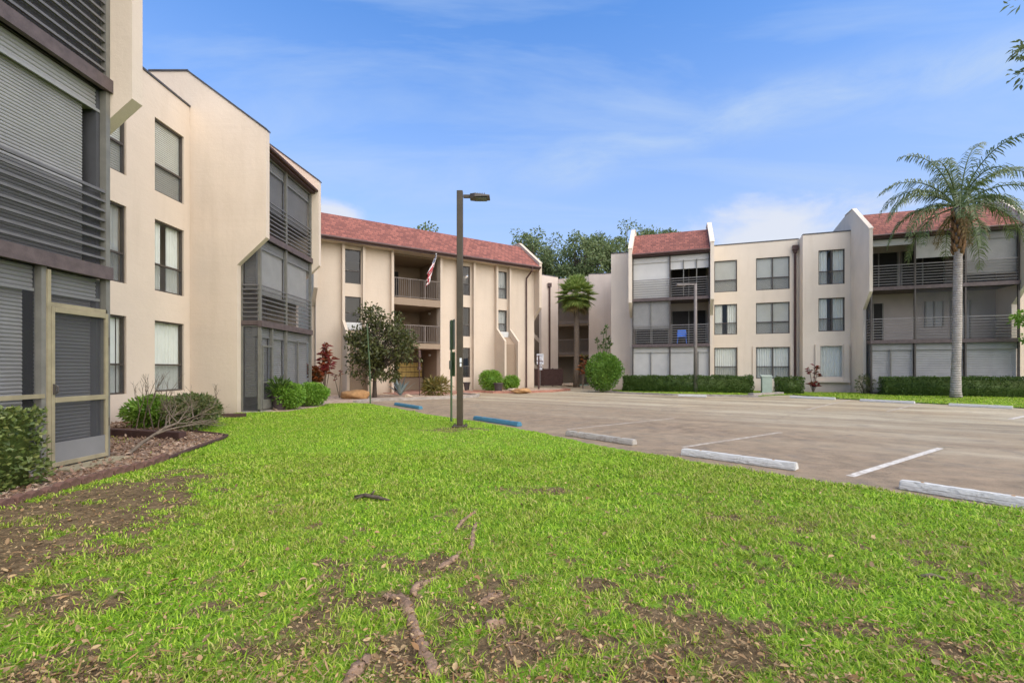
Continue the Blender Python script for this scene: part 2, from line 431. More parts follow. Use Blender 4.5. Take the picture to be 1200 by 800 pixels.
def grass_mat():
    m, g = new_mat('grass_blade')
    rnd = g.n('ShaderNodeNewGeometry').outputs['Random Per Island']
    tc = g.n('ShaderNodeTexCoord').outputs['Object']
    lush = g.ramp(rnd, [(0.0, (0.07, 0.14, 0.012)), (0.35, (0.22, 0.39, 0.022)), (0.7, (0.40, 0.62, 0.035)), (0.9, (0.56, 0.70, 0.09)), (1.0, (0.64, 0.54, 0.22))])
    dull = g.ramp(rnd, [(0.0, (0.15, 0.22, 0.02)), (0.4, (0.31, 0.41, 0.04)), (0.75, (0.46, 0.50, 0.08)), (0.85, (0.48, 0.40, 0.17)), (1.0, (0.50, 0.36, 0.19))])
    n1 = g.noise(tc, 0.55, 4, 0.6)
    n2 = g.noise(tc, 3.2, 4, 0.65)
    f = g.ramp(g.math('ADD', g.math('MULTIPLY', n1, 0.55), g.math('MULTIPLY', n2, 0.45)), [(0.44, (0, 0, 0)), (0.58, (1, 1, 1))])
    yy = g.n('ShaderNodeSeparateXYZ', None, Vector=tc).outputs[1]
    f = g.math('MULTIPLY', f, g.n('ShaderNodeMapRange', {'interpolation_type': 'SMOOTHSTEP'}, Value=yy, _1=3.0, _2=9.0, _3=1.0, _4=0.5).outputs[0])
    c = g.mix(f, lush, dull)
    p = g.n('ShaderNodeBsdfPrincipled', None, Base__Color=c, Roughness=0.55)
    p.inputs['Specular IOR Level'].default_value = 0.25
    t = g.n('ShaderNodeBsdfTranslucent', None, Color=c)
    finish(g, g.n('ShaderNodeMixShader', None, _0=0.35, _1=p.outputs[0], _2=t.outputs[0]).outputs[0])
    return m


M['grass_blade'] = grass_mat()
M['litter'] = leaf_mat('litter', [(0.22, 0.115, 0.05), (0.34, 0.20, 0.09), (0.52, 0.38, 0.20), (0.12, 0.07, 0.04), (0.42, 0.29, 0.15)], 0.1, 0.75, 0.2)
M['chips'] = leaf_mat('chips', [(0.40, 0.27, 0.18), (0.24, 0.14, 0.09), (0.50, 0.38, 0.28), (0.16, 0.09, 0.06)], 0.0, 0.9, 0.1)
M['bark'] = simple('bark', (0.17, 0.13, 0.095), 0.95, 0.35, 10, 0.9, 18)
M['bark_dark'] = simple('bark_dark', (0.085, 0.065, 0.05), 0.95, 0.35, 10, 0.9, 18)
M['twig'] = simple('twig', (0.155, 0.12, 0.085), 0.95, 0.35, 14, 0.6, 30)
M['root_bark'] = simple('root_bark', (0.27, 0.175, 0.115), 0.95, 0.5, 16, 1.0, 26)


def palm_bark():
    m, g = new_mat('palm_bark')
    tc = g.n('ShaderNodeTexCoord').outputs['Object']
    s = g.n('ShaderNodeSeparateXYZ', None, Vector=tc)
    nz = g.noise(tc, 5, 4, 0.6)
    wv = g.math('SINE', g.math('MULTIPLY', g.math('ADD', s.outputs[2], g.math('MULTIPLY', nz, 0.10)), 58.0))
    c = g.ramp(nz, [(0.3, (0.30, 0.26, 0.225)), (0.7, (0.46, 0.41, 0.365))])
    c = g.mix(g.ramp(wv, [(0.7, (0, 0, 0)), (1.0, (0.5, 0.5, 0.5))]), c, (0.20, 0.165, 0.135))
    b = g.n('ShaderNodeBump', None, Strength=0.5, Distance=0.02, Height=g.math('ADD', wv, g.noise(tc, 30, 3)))
    p = g.n('ShaderNodeBsdfPrincipled', None, Base__Color=c, Roughness=0.9, Normal=b.outputs[0])
    finish(g, p.outputs[0])
    return m


M['palm_bark'] = palm_bark()
M['palm_boot'] = simple('palm_boot', (0.22, 0.125, 0.06), 0.95, 0.5, 9, 1.0, 14)


def lawn_mat():
    m, g = new_mat('lawn_soil')
    tc = g.n('ShaderNodeTexCoord').outputs['Object']
    at = g.n('ShaderNodeAttribute', {'attribute_name': 'bare'})
    n1 = g.noise(tc, 14, 5, 0.7)
    n2 = g.noise(tc, 60, 4, 0.7)
    thatch = g.ramp(n2, [(0.3, (0.12, 0.24, 0.02)), (0.55, (0.19, 0.35, 0.03)), (0.8, (0.28, 0.34, 0.07))])
    soil = g.ramp(n1, [(0.25, (0.035, 0.025, 0.018)), (0.45, (0.12, 0.085, 0.046)), (0.65, (0.22, 0.16, 0.088)), (0.8, (0.36, 0.27, 0.16))])
    soil = g.mix(g.ramp(n2, [(0.55, (0, 0, 0)), (0.75, (0.6, 0.6, 0.6))]), soil, (0.33, 0.21, 0.12))
    f = g.ramp(g.math('ADD', at.outputs['Fac'], g.math('MULTIPLY', g.math('SUBTRACT', n1, 0.5), 0.5)), [(0.28, (0, 0, 0)), (0.52, (1, 1, 1))])
    c = g.mix(f, thatch, soil)
    b = g.n('ShaderNodeBump', None, Strength=0.8, Distance=0.03, Height=g.math('ADD', n1, g.math('MULTIPLY', n2, 0.5)))
    p = g.n('ShaderNodeBsdfPrincipled', None, Base__Color=c, Roughness=0.95, Normal=b.outputs[0])
    p.inputs['Specular IOR Level'].default_value = 0.1
    finish(g, p.outputs[0])
    return m


M['lawn'] = lawn_mat()
M['ground'] = simple('ground_far', (0.10, 0.13, 0.05), 0.95, 0.35, 0.4)

# ------------------------------------------------------------------ geometry helpers
def gp(px, py, z=0.0):
    """where the sight line through a photo pixel meets the level z"""
    Y = F * (CAM_H - z) / (py - 432.0)
    return Vector(((px - 600.0) / F * Y, Y, z))


def at(px, py, Y):
    return Vector(((px - 600.0) / F * Y, Y, CAM_H + (432.0 - py) / F * Y))


def link(name, me, mat=None, parent=None):
    o = bpy.data.objects.new(name, me)
    COL.objects.link(o)
    if mat is not None:
        for mm in (mat if isinstance(mat, (list, tuple)) else [mat]):
            me.materials.append(M[mm] if isinstance(mm, str) else mm)
    if parent is not None:
        o.parent = parent
    return o


def tag(o, label=None, cat=None, group=None, kind=None):
    if label: o['label'] = label
    if cat: o['category'] = cat
    if group: o['group'] = group
    if kind: o['kind'] = kind
    return o


def empty(name, loc=(0, 0, 0), rz=0.0, label=None, cat=None, group=None):
    o = bpy.data.objects.new(name, None)
    COL.objects.link(o)
    o.location = loc
    o.rotation_euler = (0, 0, rz)
    o.empty_display_size = 0.3
    return tag(o, label, cat, group)


def copy_tree(o, parent=None):
    c = o.copy()
    COL.objects.link(c)
    if parent is not None:
        c.parent = parent
    for ch in list(o.children):
        copy_tree(ch, c)
    return c


class MB:
    def __init__(s):
        s.v, s.f, s.mi = [], [], []

    def add(s, vs, fs, mi=0):
        b = len(s.v)
        s.v += [tuple(p) for p in vs]
        s.f += [tuple(i + b for i in f) for f in fs]
        s.mi += [mi] * len(fs)
        return s

    def box(s, x0, x1, y0, y1, z0, z1, mi=0):
        return s.add([(x0, y0, z0), (x1, y0, z0), (x1, y1, z0), (x0, y1, z0), (x0, y0, z1), (x1, y0, z1), (x1, y1, z1), (x0, y1, z1)],
                     [(0, 3, 2, 1), (4, 5, 6, 7), (0, 1, 5, 4), (1, 2, 6, 5), (2, 3, 7, 6), (3, 0, 4, 7)], mi)

    def prism_x(s, prof, x0, x1, mi=0):
        n = len(prof)
        vs = [(x0, y, z) for y, z in prof] + [(x1, y, z) for y, z in prof]
        fs = [tuple(range(n)), tuple(range(2 * n - 1, n - 1, -1))] + [(i, i + n, (i + 1) % n + n, (i + 1) % n) for i in range(n)]
        return s.add(vs, fs, mi)

    def prism_z(s, poly, z0, z1, mi=0):
        n = len(poly)
        vs = [(p[0], p[1], z0) for p in poly] + [(p[0], p[1], z1) for p in poly]
        fs = [tuple(range(n - 1, -1, -1)), tuple(range(n, 2 * n))] + [(i, (i + 1) % n, (i + 1) % n + n, i + n) for i in range(n)]
        return s.add(vs, fs, mi)

    def quad(s, a, b, c, d, mi=0):
        return s.add([a, b, c, d], [(0, 1, 2, 3)], mi)

    def tube(s, pts, radii, n=8, mi=0, cap=True):
        pts = [Vector(p) for p in pts]
        if not isinstance(radii, (list, tuple)):
            radii = [radii] * len(pts)
        vs, fs = [], []
        up = Vector((0, 0, 1))
        ref = None
        for i, p in enumerate(pts):
            d = (pts[min(i + 1, len(pts) - 1)] - pts[max(i - 1, 0)]).normalized()
            if ref is None:
                ref = d.orthogonal().normalized()
            ref = (ref - d * ref.dot(d))
            ref = ref.normalized() if ref.length > 1e-6 else d.orthogonal().normalized()
            b = d.cross(ref)
            for k in range(n):
                a = 2 * math.pi * k / n
                vs.append(p + (ref * math.cos(a) + b * math.sin(a)) * radii[i])
        for i in range(len(pts) - 1):
            for k in range(n):
                fs.append((i * n + k, i * n + (k + 1) % n, (i + 1) * n + (k + 1) % n, (i + 1) * n + k))
        if cap:
            fs.append(tuple(range(n - 1, -1, -1)))
            fs.append(tuple((len(pts) - 1) * n + k for k in range(n)))
        return s.add(vs, fs, mi)

    def build(s, name, mat, parent=None, smooth=False, bevel=0.0, loc=None, rz=0.0):
        me = bpy.data.meshes.new(name)
        me.from_pydata(s.v, [], s.f)
        o = link(name, me, mat, parent)
        if any(s.mi):
            me.polygons.foreach_set('material_index', s.mi)
        bm = bmesh.new()
        bm.from_mesh(me)
        bmesh.ops.recalc_face_normals(bm, faces=bm.faces)
        if bevel:
            bmesh.ops.bevel(bm, geom=list(bm.edges), offset=bevel, segments=2, affect='EDGES', profile=0.5)
        bm.to_mesh(me)
        bm.free()
        if smooth:
            me.polygons.foreach_set('use_smooth', [True] * len(me.polygons))
        if loc is not None:
            o.location = loc
        if rz:
            o.rotation_euler = (0, 0, rz)
        return o


def np_mesh(name, verts, faces_idx, sizes, mat, parent=None):
    """fast mesh from numpy: verts Nx3, flat vertex index list, face sizes"""
    me = bpy.data.meshes.new(name)
    me.vertices.add(len(verts))
    me.vertices.foreach_set('co', np.asarray(verts, dtype=np.float32).ravel())
    me.loops.add(len(faces_idx))
    me.loops.foreach_set('vertex_index', np.asarray(faces_idx, dtype=np.int32))
    sizes = np.asarray(sizes, dtype=np.int32)
    me.polygons.add(len(sizes))
    st = np.concatenate(([0], np.cumsum(sizes)[:-1])).astype(np.int32)
    me.polygons.foreach_set('loop_start', st)
    me.update(calc_edges=True)
    return link(name, me, mat, parent)


def unit(a):
    return a / np.maximum(np.linalg.norm(a, axis=1, keepdims=True), 1e-9)


def leaf_arrays(pts, dirs, ln, wd, fold=0.25, droop=0.0):
    """leaf-shaped blades: two folded halves meeting at a mid rib. dirs points from stalk to tip"""
    n = len(pts)
    dirs = unit(dirs)
    rv = unit(rng.normal(size=(n, 3)))
    side = unit(np.cross(dirs, rv))
    up = np.cross(side, dirs)
    ln = np.broadcast_to(np.asarray(ln, float), (n,))[:, None]
    wd = np.broadcast_to(np.asarray(wd, float), (n,))[:, None]
    base = pts
    mid = pts + dirs * ln * 0.5
    tip = pts + dirs * ln - np.array([0, 0, 1.0]) * ln * droop
    l = mid + side * wd * 0.5 + up * wd * fold
    r = mid - side * wd * 0.5 + up * wd * fold
    V = np.stack([base, r, tip, l], axis=1).reshape(-1, 3)
    b = (np.arange(n) * 4)[:, None]
    I = (b + np.array([[0, 1, 2, 0, 2, 3]])).ravel()
    return V, I, np.full(n * 2, 3)


def leaf_obj(name, pts, dirs, ln, wd, mat, parent=None, fold=0.25, droop=0.0, extra=None):
    V, I, S = leaf_arrays(np.asarray(pts, float), np.asarray(dirs, float), ln, wd, fold, droop)
    if extra is not None:                      # (verts, faces) of a core inside the foliage
        ev, ef = extra
        I = np.concatenate([I, np.concatenate([np.array(f) + len(V) for f in ef])])
        S = np.concatenate([S, [len(f) for f in ef]])
        V = np.concatenate([V, np.asarray(ev)])
    return np_mesh(name, V, I, S, mat, parent)


def vnoise(x, y, scale, seed=0):
    """smooth value noise 0..1 in numpy"""
    x = np.asarray(x) * scale + seed * 17.31
    y = np.asarray(y) * scale + seed * 9.77
    xi, yi = np.floor(x).astype(np.int64), np.floor(y).astype(np.int64)
    xf, yf = x - xi, y - yi
    u, v = xf * xf * (3 - 2 * xf), yf * yf * (3 - 2 * yf)

    def h(i, j):
        n = (i * 374761393 + j * 668265263 + seed * 1442695) & 0x7fffffff
        n = ((n ^ (n >> 13)) * 1274126177) & 0x7fffffff
        return ((n ^ (n >> 16)) & 0xffff) / 65535.0
    return (h(xi, yi) * (1 - u) + h(xi + 1, yi) * u) * (1 - v) + (h(xi, yi + 1) * (1 - u) + h(xi + 1, yi + 1) * u) * v


def fbm(x, y, scale, seed=0, o=4):
    t, a, n = 0, 0.5, 0
    for k in range(o):
        t = t + a * vnoise(x, y, scale * 2 ** k, seed + k)
        n += a
        a *= 0.5
    return t / n


def inside(poly, x, y):
    x, y = np.asarray(x), np.asarray(y)
    r = np.zeros(x.shape, bool)
    n = len(poly)
    for i in range(n):
        x0, y0 = poly[i][:2]
        x1, y1 = poly[(i + 1) % n][:2]
        c = ((y0 > y) != (y1 > y)) & (x < (x1 - x0) * (y - y0) / ((y1 - y0) if y1 != y0 else 1e-9) + x0)
        r ^= c
    return r


# ------------------------------------------------------------------ building pieces (all in a facade frame: x along it, y back into it, z up)
def wall_holes(mb, x0, x1, z0, z1, y, th, holes, deep=0.14):
    """front sheet of a wall with rectangular openings and their reveals"""
    xs = sorted({x0, x1} | {h[0] for h in holes} | {h[1] for h in holes})
    zs = sorted({z0, z1} | {h[2] for h in holes} | {h[3] for h in holes})
    for i in range(len(xs) - 1):
        for j in range(len(zs) - 1):
            cx, cz = (xs[i] + xs[i + 1]) / 2, (zs[j] + zs[j + 1]) / 2
            if any(h[0] < cx < h[1] and h[2] < cz < h[3] for h in holes):
                continue
            for yy in (y, y + th):
                mb.quad((xs[i], yy, zs[j]), (xs[i + 1], yy, zs[j]), (xs[i + 1], yy, zs[j + 1]), (xs[i], yy, zs[j + 1]))
    for a, b, c, d in list(holes) + [(x0, x1, z0, z1)]:
        mb.quad((a, y, c), (a, y + th, c), (a, y + th, d), (a, y, d))
        mb.quad((b, y, c), (b, y + th, c), (b, y + th, d), (b, y, d))
        mb.quad((a, y, c), (b, y, c), (b, y + th, c), (a, y + th, c))
        mb.quad((a, y, d), (b, y, d), (b, y + th, d), (a, y + th, d))
    return mb


def pleats(mb, x0, x1, z0, z1, y, amp=0.03, pitch=0.14, jit=0.3):
    n = max(6, int((x1 - x0) / pitch * 6))
    top = []
    ph = random.random() * 6
    for i in range(n + 1):
        t = i / n
        x = x0 + (x1 - x0) * t
        a = ph + (x - x0) / pitch * 2 * math.pi + math.sin(x * 3.1 + ph) * jit * 2
        top.append((x, y + amp * math.sin(a)))
    for i in range(n):
        (xa, ya), (xb, yb) = top[i], top[i + 1]
        mb.quad((xa, ya, z0), (xb, yb, z0), (xb, yb, z1), (xa, ya, z1))


def slat_curtain(mb, x0, x1, z0, z1, y, pitch=0.05, depth=0.012):
    """roller shutter: a stack of shallow curved slats, one mesh"""
    n = max(1, int(round((z1 - z0) / pitch)))
    p = (z1 - z0) / n
    prof = []
    for i in range(n):
        z = z0 + i * p
        prof += [(y + depth, z), (y, z + p * 0.25), (y - depth * 0.2, z + p * 0.6), (y + depth * 0.5, z + p * 0.93)]
    prof.append((y + depth, z1))
    for (ya, za), (yb, zb) in zip(prof[:-1], prof[1:]):
        mb.quad((x0, ya, za), (x1, ya, za), (x1, yb, zb), (x0, yb, zb))


def window(B, x0, x1, z0, z1, y, kind='curtain', mull=False, mid=0.38, deep=0.10, frame='bronze_metal', screen=True, ac=False):
    f = MB()
    t = 0.045
    yf, yb = y + deep - 0.05, y + deep + 0.03
    zb = z0
    if ac:
        zb = z0 + 0.0
    f.box(x0, x0 + t, yf, yb, zb, z1)
    f.box(x1 - t, x1, yf, yb, zb, z1)
    f.box(x0 + t, x1 - t, yf, yb, z1 - t, z1)
    f.box(x0 + t, x1 - t, yf, yb, zb, zb + t)
    zm = z0 + (z1 - z0) * mid
    if mid:
        f.box(x0 + t, x1 - t, yf - 0.01, yb - 0.01, zm - 0.025, zm + 0.025)
    if mull:
        xm = (x0 + x1) / 2
        f.box(xm - 0.03, xm + 0.03, yf - 0.015, yb - 0.015, zb + t, z1 - t)
    o = f.build('window', frame, B)
    MB().quad((x0 + t, y + deep, zb + t), (x1 - t, y + deep, zb + t), (x1 - t, y + deep, z1 - t), (x0 + t, y + deep, z1 - t)).build('pane', 'glass', o)
    if screen and mid:
        MB().quad((x0 + t, yf + 0.012, zb + t), (x1 - t, yf + 0.012, zb + t), (x1 - t, yf + 0.012, zm - 0.025), (x0 + t, yf + 0.012, zm - 0.025)).build('insect_screen', 'screen', o)
    yc = y + deep + 0.085
    if kind == 'curtain':
        c = MB(); pleats(c, x0 + 0.01, x1 - 0.01, zb + 0.02, z1, yc, 0.025, 0.13)
        c.build('curtain', 'curtain', o, smooth=True)
    elif kind == 'parted':
        c = MB(); wd = (x1 - x0)
        pleats(c, x0 + 0.01, x0 + wd * 0.36, zb + 0.02, z1, yc, 0.03, 0.12)
        pleats(c, x1 - wd * 0.42, x1 - 0.01, zb + 0.02, z1, yc, 0.03, 0.12)
        c.build('curtain', 'curtain', o, smooth=True)
    elif kind == 'blind':
        c = MB(); slat_curtain(c, x0 + 0.02, x1 - 0.02, zb + 0.02, z1 - 0.02, yc - 0.05, 0.06, 0.02)
        c.build('blind', 'shade_white', o)
    elif kind == 'grey':
        c = MB(); pleats(c, x0 + 0.01, x1 - 0.01, zb + 0.02, z1, yc, 0.02, 0.16)
        c.build('curtain', 'curtain_grey', o, smooth=True)
    elif kind == 'vertical':
        c = MB()
        n = int((x1 - x0) / 0.1)
        for i in range(n):
            xa = x0 + (x1 - x0) * (i + 0.08) / n
            c.box(xa, xa + (x1 - x0) / n * 0.84, yc - 0.01 + 0.02 * (i % 2), yc + 0.0 + 0.02 * (i % 2), zb + 0.04, z1 - 0.04)
        c.build('blind', 'curtain', o)
    if ac:
        a = MB()
        a.box(x0 + 0.03, x1 - 0.03, y - 0.22, y + deep - 0.06, z0 - 0.40, z0 - 0.02)
        for k in range(7):
            a.box(x0 + 0.07, x1 - 0.07, y - 0.23, y - 0.215, z0 - 0.36 + k * 0.045, z0 - 0.345 + k * 0.045)
        a.build('air_conditioner', 'ac_white', B)
    return o


def fin_profile(y0, yback, zeave=8.42, low=0.56, top=10.62, over=0.34):
    return [(yback, 0.0), (y0 + low, 0.0), (y0 + low, 4.63), (y0 - over, 5.48), (y0 - over, zeave + 0.38), (y0 + 2.1, top), (y0 + 3.3, top), (yback, top - 1.1)]


def fin(B, x0, x1, y0, yback, cop='coping', **k):
    prof = fin_profile(y0, yback, **k)
    o = MB().prism_x(prof, x0, x1).build('fin_wall', 'stucco' if cop == 'coping' else cop, B)
    c = MB()
    top = prof[4:7]
    for (ya, za), (yb, zb) in zip(top[:-1], top[1:]):       # dark metal coping on the sloping top
        c.add([(x0 - 0.03, ya - 0.02, za + 0.002), (x1 + 0.03, ya - 0.02, za + 0.002), (x1 + 0.03, yb, zb + 0.002), (x0 - 0.03, yb, zb + 0.002),
               (x0 - 0.03, ya - 0.02, za + 0.05), (x1 + 0.03, ya - 0.02, za + 0.05), (x1 + 0.03, yb, zb + 0.05), (x0 - 0.03, yb, zb + 0.05)],
              [(0, 3, 2, 1), (4, 5, 6, 7), (0, 1, 5, 4), (1, 2, 6, 5), (2, 3, 7, 6), (3, 0, 4, 7)])
    c.build('coping', cop, o)
    return o


LV = (0.06, 2.92, 5.74, 8.30)         # floor levels, last is the eave soffit
RAIL_H = 1.12


def balcony_block(B, s0, s1, y0, floors, mull='grey_metal', side_left=True, side_right=False, low=0.56, ground_door=None, rail='rail_metal', back=1.75):
    """three stacked screened balconies with a red shingle mansard above. floors = three lists of bays (x0, x1, what fills it)"""
    # back wall and its dark doors
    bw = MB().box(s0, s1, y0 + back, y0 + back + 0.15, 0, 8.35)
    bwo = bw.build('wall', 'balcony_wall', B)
    for fl in range(3):
        z0, z1 = LV[fl], LV[fl + 1]
        ztop = z1 - 0.14 if fl < 2 else z1
        bal = MB()
        if fl > 0:
            bal.box(s0, s1, y0 + 0.02, y0 + back, z0 - 0.17, z0)
            if True:
                bal.box(s0 - 0.03 if side_left else s0, s1 + 0.03 if side_right else s1, y0 - 0.11, y0 + 0.02, z0 - 0.19, z0 + 0.0)
        else:
            bal.box(s0, s1, y0 - 0.10, y0 + back, -0.1, z0)
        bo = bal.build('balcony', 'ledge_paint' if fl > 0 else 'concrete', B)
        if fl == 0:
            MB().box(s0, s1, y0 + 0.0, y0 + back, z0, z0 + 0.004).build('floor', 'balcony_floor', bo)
        # mullions
        mu = MB()
        bays = floors[fl]
        xs = sorted({b[0] for b in bays} | {b[1] for b in bays})
        for x in xs:
            xx = min(max(x, s0 + 0.035), s1 - 0.035)
            mu.box(xx - 0.035, xx + 0.035, y0 - 0.06, y0 + 0.035, z0, ztop)
        mu.box(s0, s1, y0 - 0.03, y0 + 0.03, ztop - 0.05, ztop)
        if fl == 0:
            mu.box(s0, s1, y0 - 0.03, y0 + 0.03, z0, z0 + 0.06)
        for xe, on in ((s0, side_left), (s1, side_right)):
            if on and z0 < 4.6:
                sg = 1 if xe == s0 else -1
                xa, xb = sorted((xe, xe + sg * 0.05))
                mu.box(xa, xb, y0 + low - 0.06, y0 + low, z0, ztop)
                mu.box(xa, xb, y0 + 0.035, y0 + low - 0.06, ztop - 0.05, ztop)
        mu.build('mullion', mull, bo)
        # railing of flat horizontal slats
        if fl > 0:
            ra = MB()
            n = 8
            for i in range(n):
                zz_ = z0 + 0.12 + i * (RAIL_H - 0.12) / (n - 1)
                th = 0.042 if i == n - 1 else (0.027 if rail == 'rail_light' else 0.034)
                ra.box(s0 + 0.002, s1 - 0.002, y0 - 0.050, y0 - 0.015, zz_ - th / 2, zz_ + th / 2)
                if fl == 1:
                    for xe, on in ((s0, side_left), (s1, side_right)):
                        if on:
                            sg = 1 if xe == s0 else -1
                            xa, xb = sorted((xe - sg * 0.028, xe - sg * 0.004))
                            ra.box(xa, xb, y0 - 0.014, y0 + low - 0.06, zz_ - th / 2, zz_ + th / 2)
            for x in xs:
                xx = min(max(x, s0 + 0.03), s1 - 0.03)
                ra.box(xx - 0.02, xx + 0.02, y0 - 0.044, y0 - 0.037, z0, z0 + RAIL_H)
            ra.build('railing', rail, bo)
        # what fills each bay
        for (x0, x1, sp) in bays:
            a, b = x0 + 0.04, x1 - 0.04
            zt = ztop - 0.05
            if sp.get('hdr'):
                h = MB()
                h.box(a, b, y0 + 0.075, y0 + 0.24, zt - 0.3, zt)
                slat_curtain(h, a, b, zt - 0.29, zt, y0 + 0.05, 0.058, 0.014)
                h.box(a, b, y0 + 0.03, y0 + 0.05, zt - 0.33, zt - 0.29)
                h.build('shutter_box', sp.get('hmat', 'shutter_grey'), bo)
                zt = zt - 0.3
            lo = sp.get('low', None)
            if lo is not None:
                zb = z0 + lo
                c = MB()
                mat = sp.get('mat', 'shutter_grey')
                xa, xb = a + sp.get('in0', 0), b - sp.get('in1', 0)
                if sp.get('slats'):
                    slat_curtain(c, xa, xb, zb, zt, y0 + 0.12, sp['slats'], 0.013)
                    c.build('shutter', mat, bo)
                else:
                    c.box(xa, xb, y0 + 0.10, y0 + 0.112, zb, zt)
                    c.box(xa, xb, y0 + 0.09, y0 + 0.122, zb - 0.03, zb)
                    c.build('shade', mat, bo)
            if sp.get('div'):
                d = MB()
                for q in sp['div']:
                    d.box(a + (b - a) * q - 0.025, a + (b - a) * q + 0.025, y0 + 0.0, y0 + 0.06, z0 + 0.06, zt)
                d.build('divider', 'grey_metal', bo)
            if sp.get('screen', True):
                za = z0 + (0.06 if fl == 0 else 0.0)
                zz1 = ztop - 0.05
                MB().quad((a, y0 + 0.015, za), (b, y0 + 0.015, za), (b, y0 + 0.015, zz1), (a, y0 + 0.015, zz1)).build('screen', sp.get('smat', 'screen'), bo)
            for (da, db, zd, m_) in sp.get('doors_or_backing', []):
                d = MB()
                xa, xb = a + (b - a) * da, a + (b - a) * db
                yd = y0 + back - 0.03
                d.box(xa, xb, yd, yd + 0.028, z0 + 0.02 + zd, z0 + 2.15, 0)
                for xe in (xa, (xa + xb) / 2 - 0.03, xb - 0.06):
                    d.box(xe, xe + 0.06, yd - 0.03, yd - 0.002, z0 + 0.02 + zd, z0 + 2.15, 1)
                d.build('door_or_dark_backing' if zd == 0 else 'window', [m_, 'grey_metal'], bo)  # full-width near-black backing is painted interior shade; narrower sheets are doors
        for xe, on in ((s0, side_left), (s1, side_right)):
            if on and z0 < 4.6:
                sg = 1 if xe == s0 else -1
                xx = xe + sg * 0.02
                MB().quad((xx, y0 + 0.035, z0), (xx, y0 + low - 0.06, z0), (xx, y0 + low - 0.06, ztop - 0.05), (xx, y0 + 0.035, ztop - 0.05)).build('screen', 'screen_dense', bo)
                zt2 = ztop - 0.05
                c = MB()
                slat_curtain_y(c, xx + sg * 0.05, y0 + 0.1, y0 + low - 0.08, z0 + (0.45 if fl == 0 else 1.0), zt2)
                c.build('shutter', 'shutter_grey', bo)
    # eave beam, gutter, mansard
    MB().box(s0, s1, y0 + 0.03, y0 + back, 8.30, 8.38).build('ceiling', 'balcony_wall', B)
    MB().box(s0, s1, y0 - 0.20, y0 + 0.03, 8.30, 8.46).build('fascia', 'brown_metal', B)
    ro = MB().prism_x([(y0 - 0.26, 8.47), (y0 + 2.1, 10.24), (y0 + 3.3, 10.24), (y0 + 3.3, 10.1), (y0 + 2.2, 10.1), (y0 - 0.1, 8.40), (y0 - 0.26, 8.40)], s0, s1).build('roof', 'shingle', B)
    MB().tube([(s0, y0 - 0.27, 8.42), (s1, y0 - 0.27, 8.42)], 0.06, 6).build('gutter', 'brown_metal', ro)


def slat_curtain_y(mb, x, y0, y1, z0, z1, pitch=0.06, depth=0.012):
    n = max(1, int(round((z1 - z0) / pitch)))
    p = (z1 - z0) / n
    for i in range(n):
        z = z0 + i * p
        mb.quad((x + depth, y0, z), (x + depth, y1, z), (x, y1, z + p * 0.5), (x, y0, z + p * 0.5))
        mb.quad((x, y0, z + p * 0.5), (x, y1, z + p * 0.5), (x + depth, y1, z + p), (x + depth, y0, z + p))


def window_wall(B, x0, x1, y, wins, ztop=9.5, mat='stucco', back=6.0):
    """plain stucco wall with window openings; wins = [(x0, x1, z0, z1, kwargs)]"""
    mb = MB()
    wall_holes(mb, x0, x1, 0.0, ztop, y, 0.28, [w_[:4] for w_ in wins])
    o = mb.build('wall', mat, B)
    MB().box(x0, x1, y - 0.03, y + 0.33, ztop + 0.002, ztop + 0.06).build('coping', 'coping', o)
    for w_ in wins:
        window(B, *w_[:4], y, **w_[4])
    return o


# ================================================================== THE SETTING: ground, lot, lawn, beds
LOT_A, LOT_B = Vector((-5.53, 18.0, 0)), Vector((4.88, 4.40, 0))
LOT_D = (LOT_B - LOT_A).normalized()
LOT_N = Vector((-LOT_D.y, LOT_D.x, 0))        # away from the lawn, over the lot
far_end = LOT_B + LOT_D * 16

gm = MB()
gm.quad((-700, -700, -0.12), (700, -700, -0.12), (700, 700, -0.12), (-700, 700, -0.12))
tag(gm.build('ground', 'ground'), kind='structure')

asp = [(LOT_A.x - 1.5, LOT_A.y + 1.2), (LOT_A.x - 0.3, LOT_A.y - 0.4), (LOT_B.x - 0.2, LOT_B.y - 0.2), (far_end.x, far_end.y), (far_end.x + 22, far_end.y + 14), (26, 18), (19, 24.4), (8.5, 29), (8.5, 38.8), (2.0, 38.6), (-9, 24)]
tag(MB().prism_z(asp, -0.1, 0.0).build('parking_lot', 'asphalt'), kind='structure')

EDGE_PTS = [gp(434, 474), gp(500, 487), gp(552, 494.5), gp(640, 511), gp(700, 525), gp(800, 542), gp(900, 560), gp(1040, 580), gp(1200, 604)]
LAWN = [(-7.0, -3.0), (-5.1, 1.0), (-4.98, 4.45), (-5.08, 5.6), (-5.06, 6.4), (-5.2, 6.87), (-5.6, 8.9), (-5.88, 9.45), (-6.8, 9.85), (-7.6, 10.6), (-8.4, 12.5), (-8.5, 14.2), (-7.15, 14.6), (-6.9, 16.6), (-7.15, 18.0), (-6.3, 18.3)]
LAWN += [(p.x, p.y) for p in EDGE_PTS] + [(7.9, 0.5), (10.6, -3.0)]


def lawn_z(x, y):
    return 0.035 + 0.05 * (fbm(x, y, 0.35, 3) - 0.5) + 0.02 * (fbm(x, y, 1.6, 5) - 0.5)


def blob(x, y, cx, cy, rx, ry, rot=0.0):
    c, s_ = math.cos(rot), math.sin(rot)
    u, v = (x - cx) * c + (y - cy) * s_, -(x - cx) * s_ + (y - cy) * c
    return np.clip(1.25 - np.sqrt((u / rx) ** 2 + (v / ry) ** 2), 0, 1)


